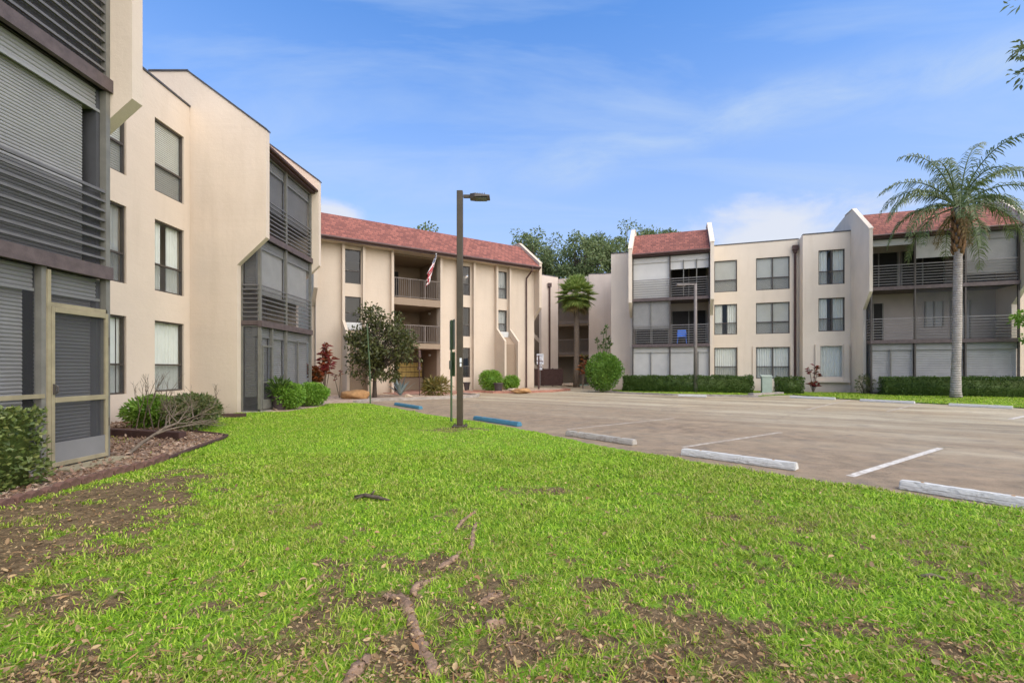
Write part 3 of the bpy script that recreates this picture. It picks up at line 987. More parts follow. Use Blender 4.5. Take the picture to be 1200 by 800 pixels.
BARE = []
for (px, py, rx, ry, a) in [(55, 632, 0.62, 1.4, 1.25), (135, 584, 0.5, 1.15, 1.2), (20, 600, 0.3, 0.8, 0.6), (165, 640, 0.25, 0.4, 0.7), (60, 715, 0.4, 0.22, 0.7), (110, 690, 0.4, 0.12, 0.5), (160, 600, 0.35, 0.5, 0.8),
                            (500, 668, 0.42, 0.16, 0.8), (480, 700, 0.16, 0.2, 0.75), (565, 712, 0.14, 0.14, 0.95), (590, 775, 0.30, 0.14, 0.95), (680, 765, 0.22, 0.09, 1.0), (470, 770, 0.22, 0.2, 0.8),
                            (395, 668, 0.25, 0.10, 0.6), (790, 735, 0.17, 0.12, 0.7), (850, 770, 0.22, 0.09, 0.55), (985, 690, 0.2, 0.12, 0.6), (950, 745, 0.25, 0.1, 0.5), (1120, 770, 0.3, 0.12, 0.7), (870, 612, 0.4, 0.12, 0.6), (625, 578, 0.5, 0.2, 0.65),
                            (760, 610, 0.4, 0.2, 0.35), (535, 505, 0.8, 0.55, 0.6), (535, 620, 0.2, 0.5, 0.5), (700, 690, 0.25, 0.1, 0.6), (300, 765, 0.25, 0.12, 0.55), (250, 720, 0.25, 0.1, 0.55), (370, 560, 0.1, 0.1, 0.3), (1060, 610, 0.4, 0.15, 0.4)]:
    p = gp(px, py)
    BARE.append((p.x, p.y, rx, ry, a))


def bare(x, y):
    """0 = thick turf, 1 = open soil"""
    x, y = np.asarray(x, float), np.asarray(y, float)
    d = np.zeros_like(x)
    for cx, cy, rx, ry, a in BARE:
        d = np.maximum(d, a * blob(x, y, cx, cy, rx * 1.4, ry * 1.4))
    n = fbm(x, y, 1.5, 21)
    n2 = fbm(x, y, 5.0, 31)
    near = np.clip((6.2 - y) / 3.6, 0, 1)
    n3 = fbm(x, y, 11.0, 41)
    d = np.maximum(d * np.clip(0.2 + 1.5 * n2 + 1.6 * (n3 - 0.5), 0, 1.3), near * np.clip((0.5 * n + 0.5 * n3 - 0.43) * 3.4, 0, 0.75) * (0.5 + n2))
    d = d + 0.9 * np.clip((n2 - 0.64) * 3.0, 0, 0.5) * (0.3 + 0.7 * near)
    return np.clip(d, 0, 1)


def lawn_sheet():
    # graded grid: fine near the camera
    ys = np.concatenate([np.arange(-3, 1.5, 0.3), np.arange(1.5, 7, 0.05), np.arange(7, 18.6, 0.14)])
    xs = np.arange(-8.6, 10.7, 0.06)
    X, Y = np.meshgrid(xs, ys)
    ins = inside(LAWN, X, Y)
    Z = lawn_z(X, Y)
    V = np.stack([X, Y, Z], -1).reshape(-1, 3)
    nx = len(xs)
    cell = ins[:-1, :-1] | ins[1:, 1:] | ins[:-1, 1:] | ins[1:, :-1]
    jj, ii = np.nonzero(cell)
    a = jj * nx + ii
    I = np.stack([a, a + 1, a + nx + 1, a + nx], 1)
    used = np.unique(I)
    remap = -np.ones(len(V), dtype=np.int64)
    remap[used] = np.arange(len(used))
    o = np_mesh('lawn', V[used], remap[I].ravel(), np.full(len(I), 4), 'lawn')
    att = o.data.attributes.new('bare', 'FLOAT', 'POINT')
    att.data.foreach_set('value', bare(V[used][:, 0], V[used][:, 1]).astype(np.float32))
    o.data.polygons.foreach_set('use_smooth', [True] * len(I))
    return tag(o, kind='structure')


lawn_sheet()


def grass(name, specs, poly, edge_ok=True, zf=lawn_z, bf=bare, mat='grass_blade'):
    Vs, Is, Ss, off = [], [], [], 0
    for (y0, y1, dens, h, wd, segs) in specs:
        xa, xb = -1.35 * y1 - 1.0, 1.35 * y1 + 1.0
        xa = max(xa, min(p[0] for p in poly)); xb = min(xb, max(p[0] for p in poly))
        n = int((xb - xa) * (y1 - y0) * dens)
        x = rng.uniform(xa, xb, n); y = rng.uniform(y0, y1, n)
        if edge_ok:     # ragged edge where the turf creeps over the asphalt
            jx = (fbm(x, y, 2.2, 77) - 0.5) * 0.35
            k = inside(poly, x + jx, y + jx)
        else:
            k = inside(poly, x, y)
        k &= (np.abs(x) < 1.28 * y + 1.2)
        x, y = x[k], y[k]
        b = bf(x, y)
        clump = 0.55 + 0.9 * fbm(x, y, 7.0, 51, 3)
        k = rng.uniform(0, 1, len(x)) < np.clip((1.05 - 1.25 * b) * clump, 0.015, 1)
        x, y, b = x[k], y[k], b[k]
        n = len(x)
        z = zf(x, y) - 0.005
        az = rng.uniform(0, 2 * np.pi, n)
        tall = 0.55 + 0.8 * fbm(x, y, 2.6, 61, 3)
        hh = h * tall * rng.uniform(0.5, 1.25, n) * (1 - 0.35 * b)
        lean = hh * rng.uniform(0.4, 1.7, n)
        dx, dy = np.cos(az), np.sin(az)
        sx, sy = -dy, dx
        ww = wd * rng.uniform(0.6, 1.3, n)
        P = np.stack([x, y, z], 1)
        Dv = np.stack([dx, dy, np.zeros(n)], 1)
        Sv = np.stack([sx, sy, np.zeros(n)], 1)
        U = np.array([0, 0, 1.0])
        hw = ww[:, None] * 0.5
        m = P + Dv * (lean * 0.35)[:, None] + U * (hh * 0.62)[:, None]
        t = P + Dv * lean[:, None] + U * (hh * 0.9)[:, None]
        if segs == 2:
            V = np.stack([P - Sv * hw, P + Sv * hw, m + Sv * hw * 0.85, m - Sv * hw * 0.85, t], 1).reshape(-1, 3)
            base = (np.arange(n) * 5 + off)[:, None]
            I = (base + np.array([[0, 1, 2, 3, 3, 2, 4]])).ravel()
            S = np.tile([4, 3], n)
            off += n * 5
        else:
            V = np.stack([P - Sv * hw, P + Sv * hw, t], 1).reshape(-1, 3)
            I = (np.arange(n)[:, None] * 3 + off + np.array([[0, 1, 2]])).ravel()
            S = np.full(n, 3)
            off += n * 3
        Vs.append(V); Is.append(I); Ss.append(S)
    o = np_mesh(name, np.concatenate(Vs), np.concatenate(Is), np.concatenate(Ss), mat)
    return o


tag(grass('grass', [(1.2, 2.6, 6400, 0.046, 0.0065, 2), (2.6, 4.5, 5600, 0.045, 0.0075, 2), (4.5, 7.5, 3600, 0.044, 0.010, 2), (7.5, 12, 2000, 0.044, 0.014, 1), (12, 18.6, 1100, 0.044, 0.022, 1)], LAWN),
    'bright green turf covering the lawn, thin over bare soil in places', 'grass', kind='stuff')


# far verge by the right building
VERGE = [(p.x, p.y) for p in (gp(730, 461), gp(789, 463.5), gp(885, 464.6), gp(912, 463.2))] + [(15.0, 24.6), (15.2, 21.4), (16.45, 18.75), (17.9, 16.55), (23.5, 8.0), (30, 8), (30, 22.6), (23, 24.6), (9, 29.6), (6.4, 29.6)]
def flat_z(x, y): return np.full(np.shape(x), 0.045)
def verge_bare(x, y): return np.clip((fbm(x, y, 0.9, 91) - 0.5) * 2.0, 0, 0.7)
tag(MB().prism_z(VERGE, -0.06, 0.04).build('lawn', simple('verge_turf', (0.10, 0.17, 0.03), 0.95, 0.4, 8)), kind='structure')
tag(grass('grass', [(15, 31, 420, 0.06, 0.04, 1)], VERGE, True, flat_z, verge_bare), 'strip of green turf between the parking lot and the right building', 'grass', kind='stuff')

# left mulch bed
BED = [(-9.9, 7.3), (-9.9, 12.0), (-8.45, 12.4), (-7.6, 10.5), (-6.8, 9.75), (-5.9, 9.35), (-5.62, 8.9), (-5.22, 6.87), (-5.08, 6.4), (-5.1, 5.6), (-5.0, 4.45), (-5.12, 1.0), (-5.2, -2), (-6.2, -2), (-6.2, 6.7), (-6.2, 7.3)]
BEDZ = 0.055
tag(MB().prism_z(BED, -0.08, BEDZ).build('planting_bed', 'mulch'), kind='structure')
# rock bed in front of the centre wing
CEN_O = Vector((-10.03, 23.8, 0)); CEN_A = math.atan2(0.545, 0.839)
def cpt(s, d=0.0, z=0.0):
    return Vector((CEN_O.x + s * math.cos(CEN_A) - d * math.sin(CEN_A), CEN_O.y + s * math.sin(CEN_A) + d * math.cos(CEN_A), z))
ROCKBED = [(-8.5, 14.5), (-7.2, 14.75), (-6.95, 16.6), (-7.2, 18.05), (-6.3, 18.5), (-6.08, 19.75), (-3.9, 20.95), (-2.4, 21.85), (-1.75, 22.6), (-1.7, 23.4), (-2.6, 24.6)]
ROCKBED += [tuple(cpt(5.2, -2.3)[:2]), tuple(cpt(3.4, -2.3)[:2]), tuple(cpt(3.4, 0.4)[:2]), tuple(cpt(-1.0, 0.4)[:2]), (-10.2, 19), (-8.2, 18.6)]
tag(MB().prism_z(ROCKBED, -0.08, 0.05).build('rock_bed', 'river_rock'), kind='structure')
kb = MB()
kl = [Vector((p[0], p[1], 0)) for p in ROCKBED[4:11]]
def kerb_strip(mb, pts, wd=0.15, h=0.13):
    for a, b in zip(pts[:-1], pts[1:]):
        d = (b - a).normalized(); n = Vector((-d.y, d.x, 0)) * wd * 0.5
        q = [a - n - d * 0.02, b - n + d * 0.02, b + n + d * 0.02, a + n - d * 0.02]
        mb.prism_z([(v.x, v.y) for v in q], -0.05, h + random.uniform(-0.003, 0.003))
kerb_strip(kb, kl)
tag(kb.build('kerb', 'kerb', bevel=0.0), kind='structure')
# brick walk out of the breezeway and a second small bed
WALK = [tuple(cpt(*q)[:2]) for q in ((3.4, 2.5), (3.4, -2.25), (6.2, -2.2), (8.0, -1.9), (13.0, -1.5), (14.0, -0.9), (14.0, 0.2), (6.8, 0.2), (6.8, 2.5))]
tag(MB().prism_z(WALK, -0.05, 0.07).build('brick_walk', 'brick_paving'), kind='structure')
BED2 = [tuple(cpt(*q)[:2]) for q in ((8.6, -1.2), (9.0, -2.6), (10.5, -3.4), (12.6, -3.4), (14.6, -2.5), (15.0, -1.4), (14.2, -0.1), (8.6, -0.1))]
tag(MB().prism_z(BED2, -0.05, 0.10).build('rock_bed', 'river_rock'), kind='structure')
kb = MB()
kerb_strip(kb, [Vector((*cpt(*q)[:2], 0)) for q in ((8.5, -1.2), (8.95, -2.65), (10.5, -3.47), (12.6, -3.47), (14.7, -2.55), (15.1, -1.4))])
tag(kb.build('kerb', simple('red_kerb', (0.36, 0.17, 0.12), 0.85, 0.3, 6)), kind='structure')
kb = MB()
kerb_strip(kb, [Vector((p[0], p[1], 0)) for p in ((5.6, 27.5), (6.3, 26.1), (8.4, 24.05), (12.1, 22.7))], 0.14, 0.10)
kerb_strip(kb, [gp(880, 464.5), gp(915, 462.5)], 0.3, 0.16)
tag(kb.build('kerb', 'kerb'), kind='structure')

# painted stall lines
def line_sheet(a, b, wd, mat):
    d = (b - a).normalized(); n = Vector((-d.y, d.x, 0)) * wd * 0.5
    tag(MB().quad((*(a - n)[:2], 0.004), (*(b - n)[:2], 0.004), (*(b + n)[:2], 0.004), (*(a + n)[:2], 0.004)).build('painted_line', mat), kind='structure')
line_sheet(gp(996, 558), gp(1102, 525), 0.10, 'line_paint')
line_sheet(gp(800, 524), gp(915, 506.5), 0.10, 'line_faint')
line_sheet(gp(665, 503), gp(790, 490), 0.09, 'line_faint')
line_sheet(gp(1184, 491), gp(1260, 475), 0.12, 'line_paint')
line_sheet(gp(1040, 482), gp(1082, 471.5), 0.10, 'line_faint')
line_sheet(gp(945, 480), gp(1000, 467.2), 0.10, 'line_faint')
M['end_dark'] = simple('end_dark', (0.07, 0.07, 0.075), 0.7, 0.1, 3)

# ================================================================== LEFT BUILDING (facade runs along +Y)
LB = empty('apartment_building', (-6.13, 0, 0), R(90), 'beige apartment building at the left with grey roller shutters and a cream framed screen door', 'building')
SH = dict(hdr=True, hmat='shutter_grey', low=0.03, slats=0.05, mat='shutter_grey', smat='screen')
lown = [
    [(-1.5, 2.7, dict(SH)), (2.7, 5.98, dict(SH, in1=0.06)), (5.98, 6.96, dict(low=0.03, slats=0.05, mat='shutter_dark', hdr=True, in1=0.09))],
    [(-1.5, 2.7, dict(SH, slats=0.045)), (2.7, 6.96, dict(SH, slats=0.045, in1=0.22, screen=False))],
    [(-1.5, 2.7, dict(screen=True, smat='screen_dense')), (2.7, 6.96, dict(screen=True, smat='screen_dense', hdr=True))],
]
balcony_block(LB, -1.5, 6.96, 0.0, lown, side_left=False, side_right=False)
MB().quad((2.74, 0.02, 2.93), (6.92, 0.02, 2.93), (6.92, 0.02, 4.0), (2.74, 0.02, 4.0)).build('screen', 'screen_dense', LB)
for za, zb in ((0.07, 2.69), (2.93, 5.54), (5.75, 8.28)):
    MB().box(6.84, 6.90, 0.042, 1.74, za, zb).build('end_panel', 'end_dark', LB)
fin(LB, 6.963, 7.16, 0.0, 12.0, over=0.39)
# the cream screen door with its frame in the last bay
dr = MB()
for xa, xb, za, zb in ((6.055, 6.10, 0.10, 2.22), (6.86, 6.905, 0.10, 2.22), (6.10, 6.86, 2.15, 2.22), (6.10, 6.86, 0.95, 1.02), (6.10, 6.86, 0.10, 0.16)):
    dr.box(xa, xb, -0.085, -0.045, za, zb)
dro = dr.build('screen_door', 'cream_frame', LB, bevel=0.004)
MB().box(6.10, 6.86, -0.072, -0.062, 0.16, 0.42).build('kick_panel', 'shutter_dark', dro)
MB().quad((6.10, -0.06, 0.42), (6.86, -0.06, 0.42), (6.86, -0.06, 2.15), (6.10, -0.06, 2.15)).build('insect_screen', 'screen', dro)
hd = MB(); hd.box(6.065, 6.09, -0.105, -0.085, 1.06, 1.20); hd.tube([(6.078, -0.12, 1.08), (6.078, -0.145, 1.10), (6.078, -0.145, 1.16), (6.078, -0.12, 1.18)], 0.009, 6)
hd.build('handle', 'bronze_metal', dro)
for zh in (0.55, 1.75):
    MB().box(6.907, 6.935, -0.075, -0.045, zh, zh + 0.12).build('hinge', 'bronze_metal', dro)
fr = MB()
fr.box(6.005, 6.05, -0.08, 0.03, 0.062, 2.70); fr.box(6.91, 6.955, -0.04, 0.03, 0.062, 2.70); fr.box(6.05, 6.91, -0.06, 0.03, 2.225, 2.28)
fr.box(6.0, 6.96, -0.42, -0.105, -0.05, 0.085)
fr.build('door_frame', 'cream_frame', LB)
MB().box(2.7, 5.98, -0.07, -0.032, 1.02, 1.075).build('screen_rail', 'cream_frame', LB)
W3 = [(0.75, 2.76), (3.60, 5.60), (6.40, 8.45)]
wl = []
for k, (za, zb) in enumerate(W3):
    wl.append((10.75, 11.95, za, zb, dict(kind=('vertical', 'grey', 'blind')[k])))
    wl.append((12.90, 14.05, za, zb, dict(kind=('curtain', 'parted', 'blind')[k])))
    wl.append((8.1, 9.3, za, zb, dict(kind='curtain')))
window_wall(LB, 7.163, 14.297, 3.87, wl, 9.5)
fin(LB, 14.3, 14.5, 1.84, 12.0)
SD = dict(hdr=True, hmat='shutter_grey', low=0.9, mat='shade_grey')
lows = [
    [(14.503, 15.25, dict(hdr=True, low=0.95, slats=0.07, mat='shutter_grey')), (15.25, 16.2, dict(hdr=True, low=0.55, slats=0.07)), (16.2, 18.2, dict(hdr=True, low=0.55, slats=0.07, div=[0.5]))],
    [(14.503, 16.2, dict(SD)), (16.2, 18.2, dict(SD, in1=0.1))],
    [(14.503, 16.2, dict(SD, mat='shutter_dark')), (16.2, 18.2, dict(SD, mat='shutter_dark'))],
]
balcony_block(LB, 14.503, 18.2, 1.84, lows, side_left=True)
# its own narrow screen door
d2 = MB()
for xa, xb, za, zb in ((14.60, 14.64, 0.13, 2.15), (15.17, 15.21, 0.13, 2.15), (14.64, 15.17, 2.10, 2.15), (14.64, 15.17, 0.95, 1.0), (14.64, 15.17, 0.13, 0.42)):
    d2.box(xa, xb, 1.76, 1.80, za, zb)
d2o = d2.build('screen_door', 'grey_metal', LB)
MB().quad((14.64, 1.785, 0.42), (15.17, 1.785, 0.42), (15.17, 1.785, 2.10), (14.64, 1.785, 2.10)).build('insect_screen', 'screen', d2o)
fin(LB, 18.203, 18.4, 1.84, 12.0)
sh = MB()
sh.box(-1.5, 18.4, 4.2, 12.0, 9.28, 9.40)
sh.build('roof', 'coping', LB)
sh = MB(); sh.box(-1.7, 18.4, 12.0, 12.25, 0, 9.5); sh.box(-1.7, -1.503, 0.3, 12.0, 0, 9.27)
sh.build('wall', 'stucco', LB)

# ================================================================== CENTRE WING
CB = empty('apartment_building', CEN_O, CEN_A, 'beige wing with a long red shingle roof and an open breezeway, behind the lamp post', 'building')
CX1 = 13.75
wl1 = [(1.34, 2.19, 3.88, 5.27, dict(kind=None, ac=True)), (1.34, 2.19, 5.97, 7.8, dict(kind=None))]
wl2 = [(8.15, 8.86, 0.87, 2.7, dict(kind=None)), (8.15, 8.86, 3.4, 5.2, dict(kind=None)), (8.15, 8.86, 5.94, 7.74, dict(kind=None)),
       (10.80, 11.57, 3.8, 5.2, dict(kind='grey', ac=True)), (10.80, 11.57, 5.94, 7.71, dict(kind='grey'))]
for xa, xb, wl in ((-0.1, 3.94, wl1), (6.74, CX1, wl2)):
    mb = wall_holes(MB(), xa, xb, 0, 8.0, 0, 0.28, [q[:4] for q in wl])
    mb.build('wall', 'stucco_cream', CB)
    for q in wl:
        window(CB, *q[:4], 0, **q[4])
for xa in (1.16, 2.23, 10.62, 11.62):
    MB().prism_x([(0.02, 0), (-1.22, 0), (-1.22, 3.12), (-0.26, 3.95), (-0.26, 7.998), (0.02, 7.998)], xa, xa + 0.14).build('fin_wall', 'stucco_cream', CB)
for xa, xb in ((1.302, 2.228), (10.762, 11.618)):
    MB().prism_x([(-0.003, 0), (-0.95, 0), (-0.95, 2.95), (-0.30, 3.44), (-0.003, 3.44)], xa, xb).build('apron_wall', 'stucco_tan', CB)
for xa in (3.80, 6.745, 7.90, 8.98):
    MB().box(xa, xa + 0.14, -0.26, -0.002, 0, 7.998).build('fin_wall', 'stucco_cream', CB)
# breezeway: floors, back and side walls, balustrades
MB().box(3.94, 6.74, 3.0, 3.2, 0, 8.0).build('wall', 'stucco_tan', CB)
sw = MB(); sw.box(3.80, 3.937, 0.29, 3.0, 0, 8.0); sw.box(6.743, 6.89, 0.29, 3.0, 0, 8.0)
sw.build('wall', 'stucco_tan', CB)  # side walls coloured darker than the facade to paint in the recess shade
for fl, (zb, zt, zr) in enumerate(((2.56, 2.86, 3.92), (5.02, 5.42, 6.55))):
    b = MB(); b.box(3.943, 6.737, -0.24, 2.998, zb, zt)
    bo = b.build('balcony', 'stucco_tan', CB)
    r = MB(); r.box(3.95, 6.735, -0.20, -0.15, zr - 0.05, zr); r.box(3.95, 6.735, -0.195, -0.155, zt + 0.06, zt + 0.10)
    x = 4.0
    while x < 6.72:
        r.box(x - 0.011, x + 0.011, -0.187, -0.165, zt + 0.10, zr - 0.05); x += 0.115
    for x in (3.97, 4.9, 5.8, 6.715):
        r.box(x - 0.022, x + 0.022, -0.198, -0.152, zt, zr - 0.05)
    r.build('railing', 'rail_brown', bo)
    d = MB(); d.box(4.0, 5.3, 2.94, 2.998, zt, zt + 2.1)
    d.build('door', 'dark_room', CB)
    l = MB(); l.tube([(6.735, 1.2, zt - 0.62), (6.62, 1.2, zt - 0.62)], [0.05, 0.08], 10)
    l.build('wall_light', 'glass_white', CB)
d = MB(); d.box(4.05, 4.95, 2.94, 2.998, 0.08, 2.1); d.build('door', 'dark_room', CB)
mbx = MB(); mbx.box(5.0, 6.65, 2.3, 2.998, 0.85, 1.85)
mo = mbx.build('mailbox_panel', 'brown_wood', CB)
mm = MB()
for i in range(6):
    for j in range(3):
        mm.box(5.04 + i * 0.267, 5.04 + i * 0.267 + 0.25, 2.275, 2.298, 0.90 + j * 0.31, 0.90 + j * 0.31 + 0.27)
mm.build('mailbox_door', 'brass', mo)
MB().box(5.0, 6.65, 2.25, 2.95, 0.07, 0.83).build('low_wall', 'stucco_tan', CB)
# eaves and roof
MB().box(3.943, 6.737, 0.283, 2.998, 7.9, 7.998).build('ceiling', 'stucco_tan', CB)  # ceiling colour also carries the shade of the breezeway
MB().box(-0.1, CX1, -0.60, 0.28, 8.002, 8.07).build('soffit', 'stucco_cream', CB)
MB().box(-0.1, CX1, -0.69, -0.603, 7.99, 8.16).build('fascia', 'brown_metal', CB)
ro = MB().prism_x([(-0.74, 8.17), (1.75, 10.06), (3.1, 10.06), (3.1, 9.9), (1.85, 9.9), (-0.55, 8.08), (-0.74, 8.12)], -0.1, CX1).build('roof', 'shingle', CB)
MB().box(-0.1, CX1, 3.1, 10.0, 9.4, 9.5).build('roof', 'coping', CB)
MB().tube([(-0.1, -0.76, 8.12), (CX1, -0.76, 8.12)], 0.07, 8).build('gutter', 'brown_metal', ro)
for xa in (-0.303, CX1 + 0.003):
    fin(CB, xa, xa + 0.2, -0.26, 10.0, zeave=8.06, top=10.3, cop='stucco_cream')
MB().box(-0.3, CX1 + 0.2, 10.0, 10.25, 0, 9.4).build('wall', 'stucco_cream', CB)
dp = MB(); dp.tube([(13.05, -0.78, 8.1), (13.05, -0.74, 7.85), (13.05, -0.12, 7.45), (13.05, -0.10, 7.2), (13.05, -0.10, 0.15)], 0.055, 8)
dp.build('downspout', 'brown_metal', CB)

# ================================================================== LINK WING WITH THE STAIRS (between the centre wing and the right building)
KO = Vector((4.6, 39.0, 0))
KB = empty('apartment_building', KO, 0, 'recessed beige stair wing with railed walkways, behind the fan palm', 'building')
def kw(p): return (p[0] - KO.x, p[1] - KO.y)
def kwall(mb, a, b, th, z0, z1):
    a, b = Vector(a), Vector(b)
    d = (b - a).normalized(); n = Vector((-d.y, d.x)) * th
    mb.prism_z([kw(a), kw(b), kw(b + n), kw(a + n)], z0, z1)
m_ = MB(); kwall(m_, (2.46, 38.5), (3.96, 39.6), 0.3, 0, 9.25); m_.build('wall', 'stucco_pink', KB)
m_ = MB(); kwall(m_, (6.38, 38.3), (8.9, 37.9), 0.3, 0, 9.25); m_.build('wall', 'stucco_pink', KB)
m_ = MB(); kwall(m_, (3.98, 39.62), (6.36, 38.33), 0.28, 7.6, 9.1); m_.build('wall', 'stucco_pink', KB)
m_ = MB(); kwall(m_, (2.46, 38.47), (3.96, 39.57), 0.36, 9.252, 9.31); kwall(m_, (6.38, 38.27), (8.9, 37.87), 0.36, 9.252, 9.31); m_.build('coping', 'coping', KB)
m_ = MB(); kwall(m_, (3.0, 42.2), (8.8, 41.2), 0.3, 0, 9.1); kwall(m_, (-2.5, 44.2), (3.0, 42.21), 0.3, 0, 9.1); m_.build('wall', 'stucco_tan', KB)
m_ = MB(); m_.prism_z([kw(p) for p in ((2.75, 39.1), (3.98, 40.0), (6.5, 38.75), (8.9, 38.35), (8.9, 41.2), (2.75, 42.3))], 9.0, 9.1); m_.build('roof', 'coping', KB)
for zb, zt, zr in ((2.45, 2.80, 3.9), (5.05, 5.40, 6.5)):
    b = MB(); b.prism_z([kw(p) for p in ((4.02, 39.66), (6.34, 38.4), (8.6, 41.3), (3.2, 42.2))], zb, zt)
    bo = b.build('walkway', 'stucco_tan', KB)
    r = MB()
    a0, a1 = Vector((4.0, 39.6)), Vector((6.35, 38.32))
    kwall(r, a0, a1, 0.05, zr - 0.06, zr); kwall(r, a0, a1, 0.05, zt + 0.05, zt + 0.09)
    kwall(r, a0, a1, 0.06, zt - 0.2, zt + 0.01)
    d_ = (a1 - a0).normalized()
    for i in range(22):
        p = a0 + (a1 - a0) * (i + 0.5) / 22
        kwall(r, p - d_ * 0.012, p + d_ * 0.012, 0.03, zt + 0.09, zr - 0.06)
    r.build('railing', 'rail_brown', bo)
# stair flights seen in the gap beside the centre wing
for z0, z1 in ((0.2, 2.7), (2.8, 5.3), (5.4, 7.6)):
    s_ = MB()
    for k in range(10):
        t0, t1 = k / 10, (k + 1) / 10
        y_ = 39.6 + 0.5 * k / 10
        xa, xb = 3.4 - 2.4 * t0, 3.4 - 2.4 * t1
        za = z0 + (z1 - z0) * t1
        s_.box(xb - KO.x, xa - KO.x, 40.0 - KO.y, 41.4 - KO.y, za - 0.06, za)
    s_.add([(3.4 - KO.x, 0.98, z0 - 0.25), (1.0 - KO.x, 0.98, z1 - 0.25), (1.0 - KO.x, 0.98, z1 + 0.12), (3.4 - KO.x, 0.98, z0 + 0.12),
            (3.4 - KO.x, 0.9, z0 - 0.25), (1.0 - KO.x, 0.9, z1 - 0.25), (1.0 - KO.x, 0.9, z1 + 0.12), (3.4 - KO.x, 0.9, z0 + 0.12)],
           [(0, 1, 2, 3), (7, 6, 5, 4), (0, 4, 5, 1), (1, 5, 6, 2), (2, 6, 7, 3), (3, 7, 4, 0)])
    s_.build('stair_flight', 'stucco', KB)
m_ = MB(); p = Vector((3.18, 39.0)); m_.tube([(p.x - KO.x, p.y - KO.y - 0.1, 0.1), (p.x - KO.x, p.y - KO.y - 0.1, 8.3)], 0.075, 8)
m_.box(p.x - KO.x - 0.16, p.x - KO.x + 0.16, p.y - KO.y - 0.24, p.y - KO.y - 0.02, 8.3, 8.62)
m_.build('downspout', 'brown_metal', KB)

# ================================================================== RIGHT BUILDING
RB = empty('apartment_building', (9.64, 28.0, 0), math.atan2(-0.331, 0.944), 'beige building across the parking lot with two red roofed balcony stacks', 'building')
fin(RB, -2.463, -2.263, 0.0,  12.0, cop='stucco_rose')
DK = dict(screen=True)
WS = dict(hdr=True, hmat='shutter_white', low=0.05, mat='shutter_white', screen=False)
rl = [
    [(-2.26, -0.04, dict(WS, div=[0.5])), (-0.04, 2.2, dict(WS, div=[0.72]))],
    [(-2.26, -0.04, dict(low=0.95, mat='shade_grey', div=[0.5], doors_or_backing=[(0.02, 0.98, 0, 'dark_room')])), (-0.04, 2.2, dict(screen=False, doors_or_backing=[(0.02, 0.98, 0, 'dark_room')]))],  # wall-wide dark sheets carry the recess shade as colour
    [(-2.26, -0.04, dict(hdr=True, hmat='shade_white', low=0.03, mat='shade_white', screen=False)), (-0.04, 2.2, dict(hdr=True, hmat='shade_white', low=1.72, mat='shade_white', div=[0.34, 0.68], screen=False, doors_or_backing=[(0.01, 0.99, 0, 'dark_room')]))],  # right bay's dark backing paints the unlit balcony interior
]
balcony_block(RB, -2.26, 2.2, 0.0, rl, side_left=True, rail='rail_light', mull='bronze_metal')
fin(RB, 2.203, 2.403, 0.0,  12.0, cop='stucco_rose')
WR = [(0.78, 2.78), (3.62, 5.60), (6.40, 8.45)]
kA, kB_ = ('curtain', 'parted', 'blind'), ('curtain', 'blind', 'blind')
wl = [(2.69, 4.05, za, zb, dict(kind=kA[k])) for k, (za, zb) in enumerate(WR)] + [(5.14, 7.03, za, zb, dict(kind=kB_[k], mull=True)) for k, (za, zb) in enumerate(WR)]
window_wall(RB, 2.406, 7.517, 3.35, wl, 9.45, 'stucco_rose')
wl = [(8.42, 9.55, 0.92, 2.76, dict(kind='curtain', mid=0, frame='shutter_white')), (8.33, 9.66, WR[1][0], WR[1][1], dict(kind='parted', mull=True)), (8.33, 9.66, WR[2][0], WR[2][1], dict(kind='parted', mull=True))]
window_wall(RB, 7.52, 9.947, 2.4, wl, 9.45, 'stucco_rose')
MB().box(7.52, 7.7, 2.69, 3.7, 0, 9.44).build('wall', 'stucco_rose', RB)
for xs_ in ((2.50, 2.66), (4.08, 4.24), (4.94, 5.11), (7.06, 7.22)):
    MB().box(*xs_, 3.26, 3.347, 0.3, 2.86).build('trim_strip', 'stucco_rose', RB)
for xs_ in ((8.14, 8.38), (9.59, 9.83)):
    MB().box(*xs_, 2.25, 2.397, 0.72, 2.86).build('trim_strip', 'stucco_rose', RB)
MB().box(8.10, 9.86, 2.16, 2.397, 0.60, 0.715).build('sill', 'stucco_rose', RB)
window_wall(RB, -3.87, -2.466, 2.4, [], 9.25, 'stucco_rose')
fin(RB, 9.95, 10.1, 0.0,  12.0, cop='stucco_rose')
GS = dict(hdr=True, hmat='shutter_grey', low=0.10, slats=0.09, mat='shutter_grey', screen=False)
rr = [
    [(10.103, 12.03, dict(GS, div=[0.47])), (12.03, 14.1, dict(GS)), (14.1, 16.2, dict(GS))],
    [(10.103, 12.03, dict(screen=False, doors_or_backing=[(0.1, 0.62, 0, 'dark_room')])), (12.03, 14.1, dict(doors_or_backing=[(0.55, 0.97, 0.75, 'curtain_grey')])), (14.1, 16.2, dict(doors_or_backing=[(0.08, 0.5, 0, 'curtain_grey')]))],
    [(10.103, 12.03, dict(hdr=True, hmat='shade_white', screen=False, doors_or_backing=[(0.01, 0.99, 0, 'dark_room')])), (12.03, 14.1, dict(hdr=True, hmat='shade_grey', low=1.45, mat='shade_grey', screen=False, doors_or_backing=[(0.01, 0.99, 0, 'dark_room')])), (14.1, 16.2, dict(hdr=True, hmat='shade_grey', low=0.5, mat='shade_grey'))],  # first two bays: full-width near-black backing stands in for interior shade
]
balcony_block(RB, 10.103, 16.2, 0.0, rr, side_left=True, rail='rail_light', mull='bronze_metal')
fin(RB, 16.203, 16.4, 0.0,  12.0, cop='stucco_rose')
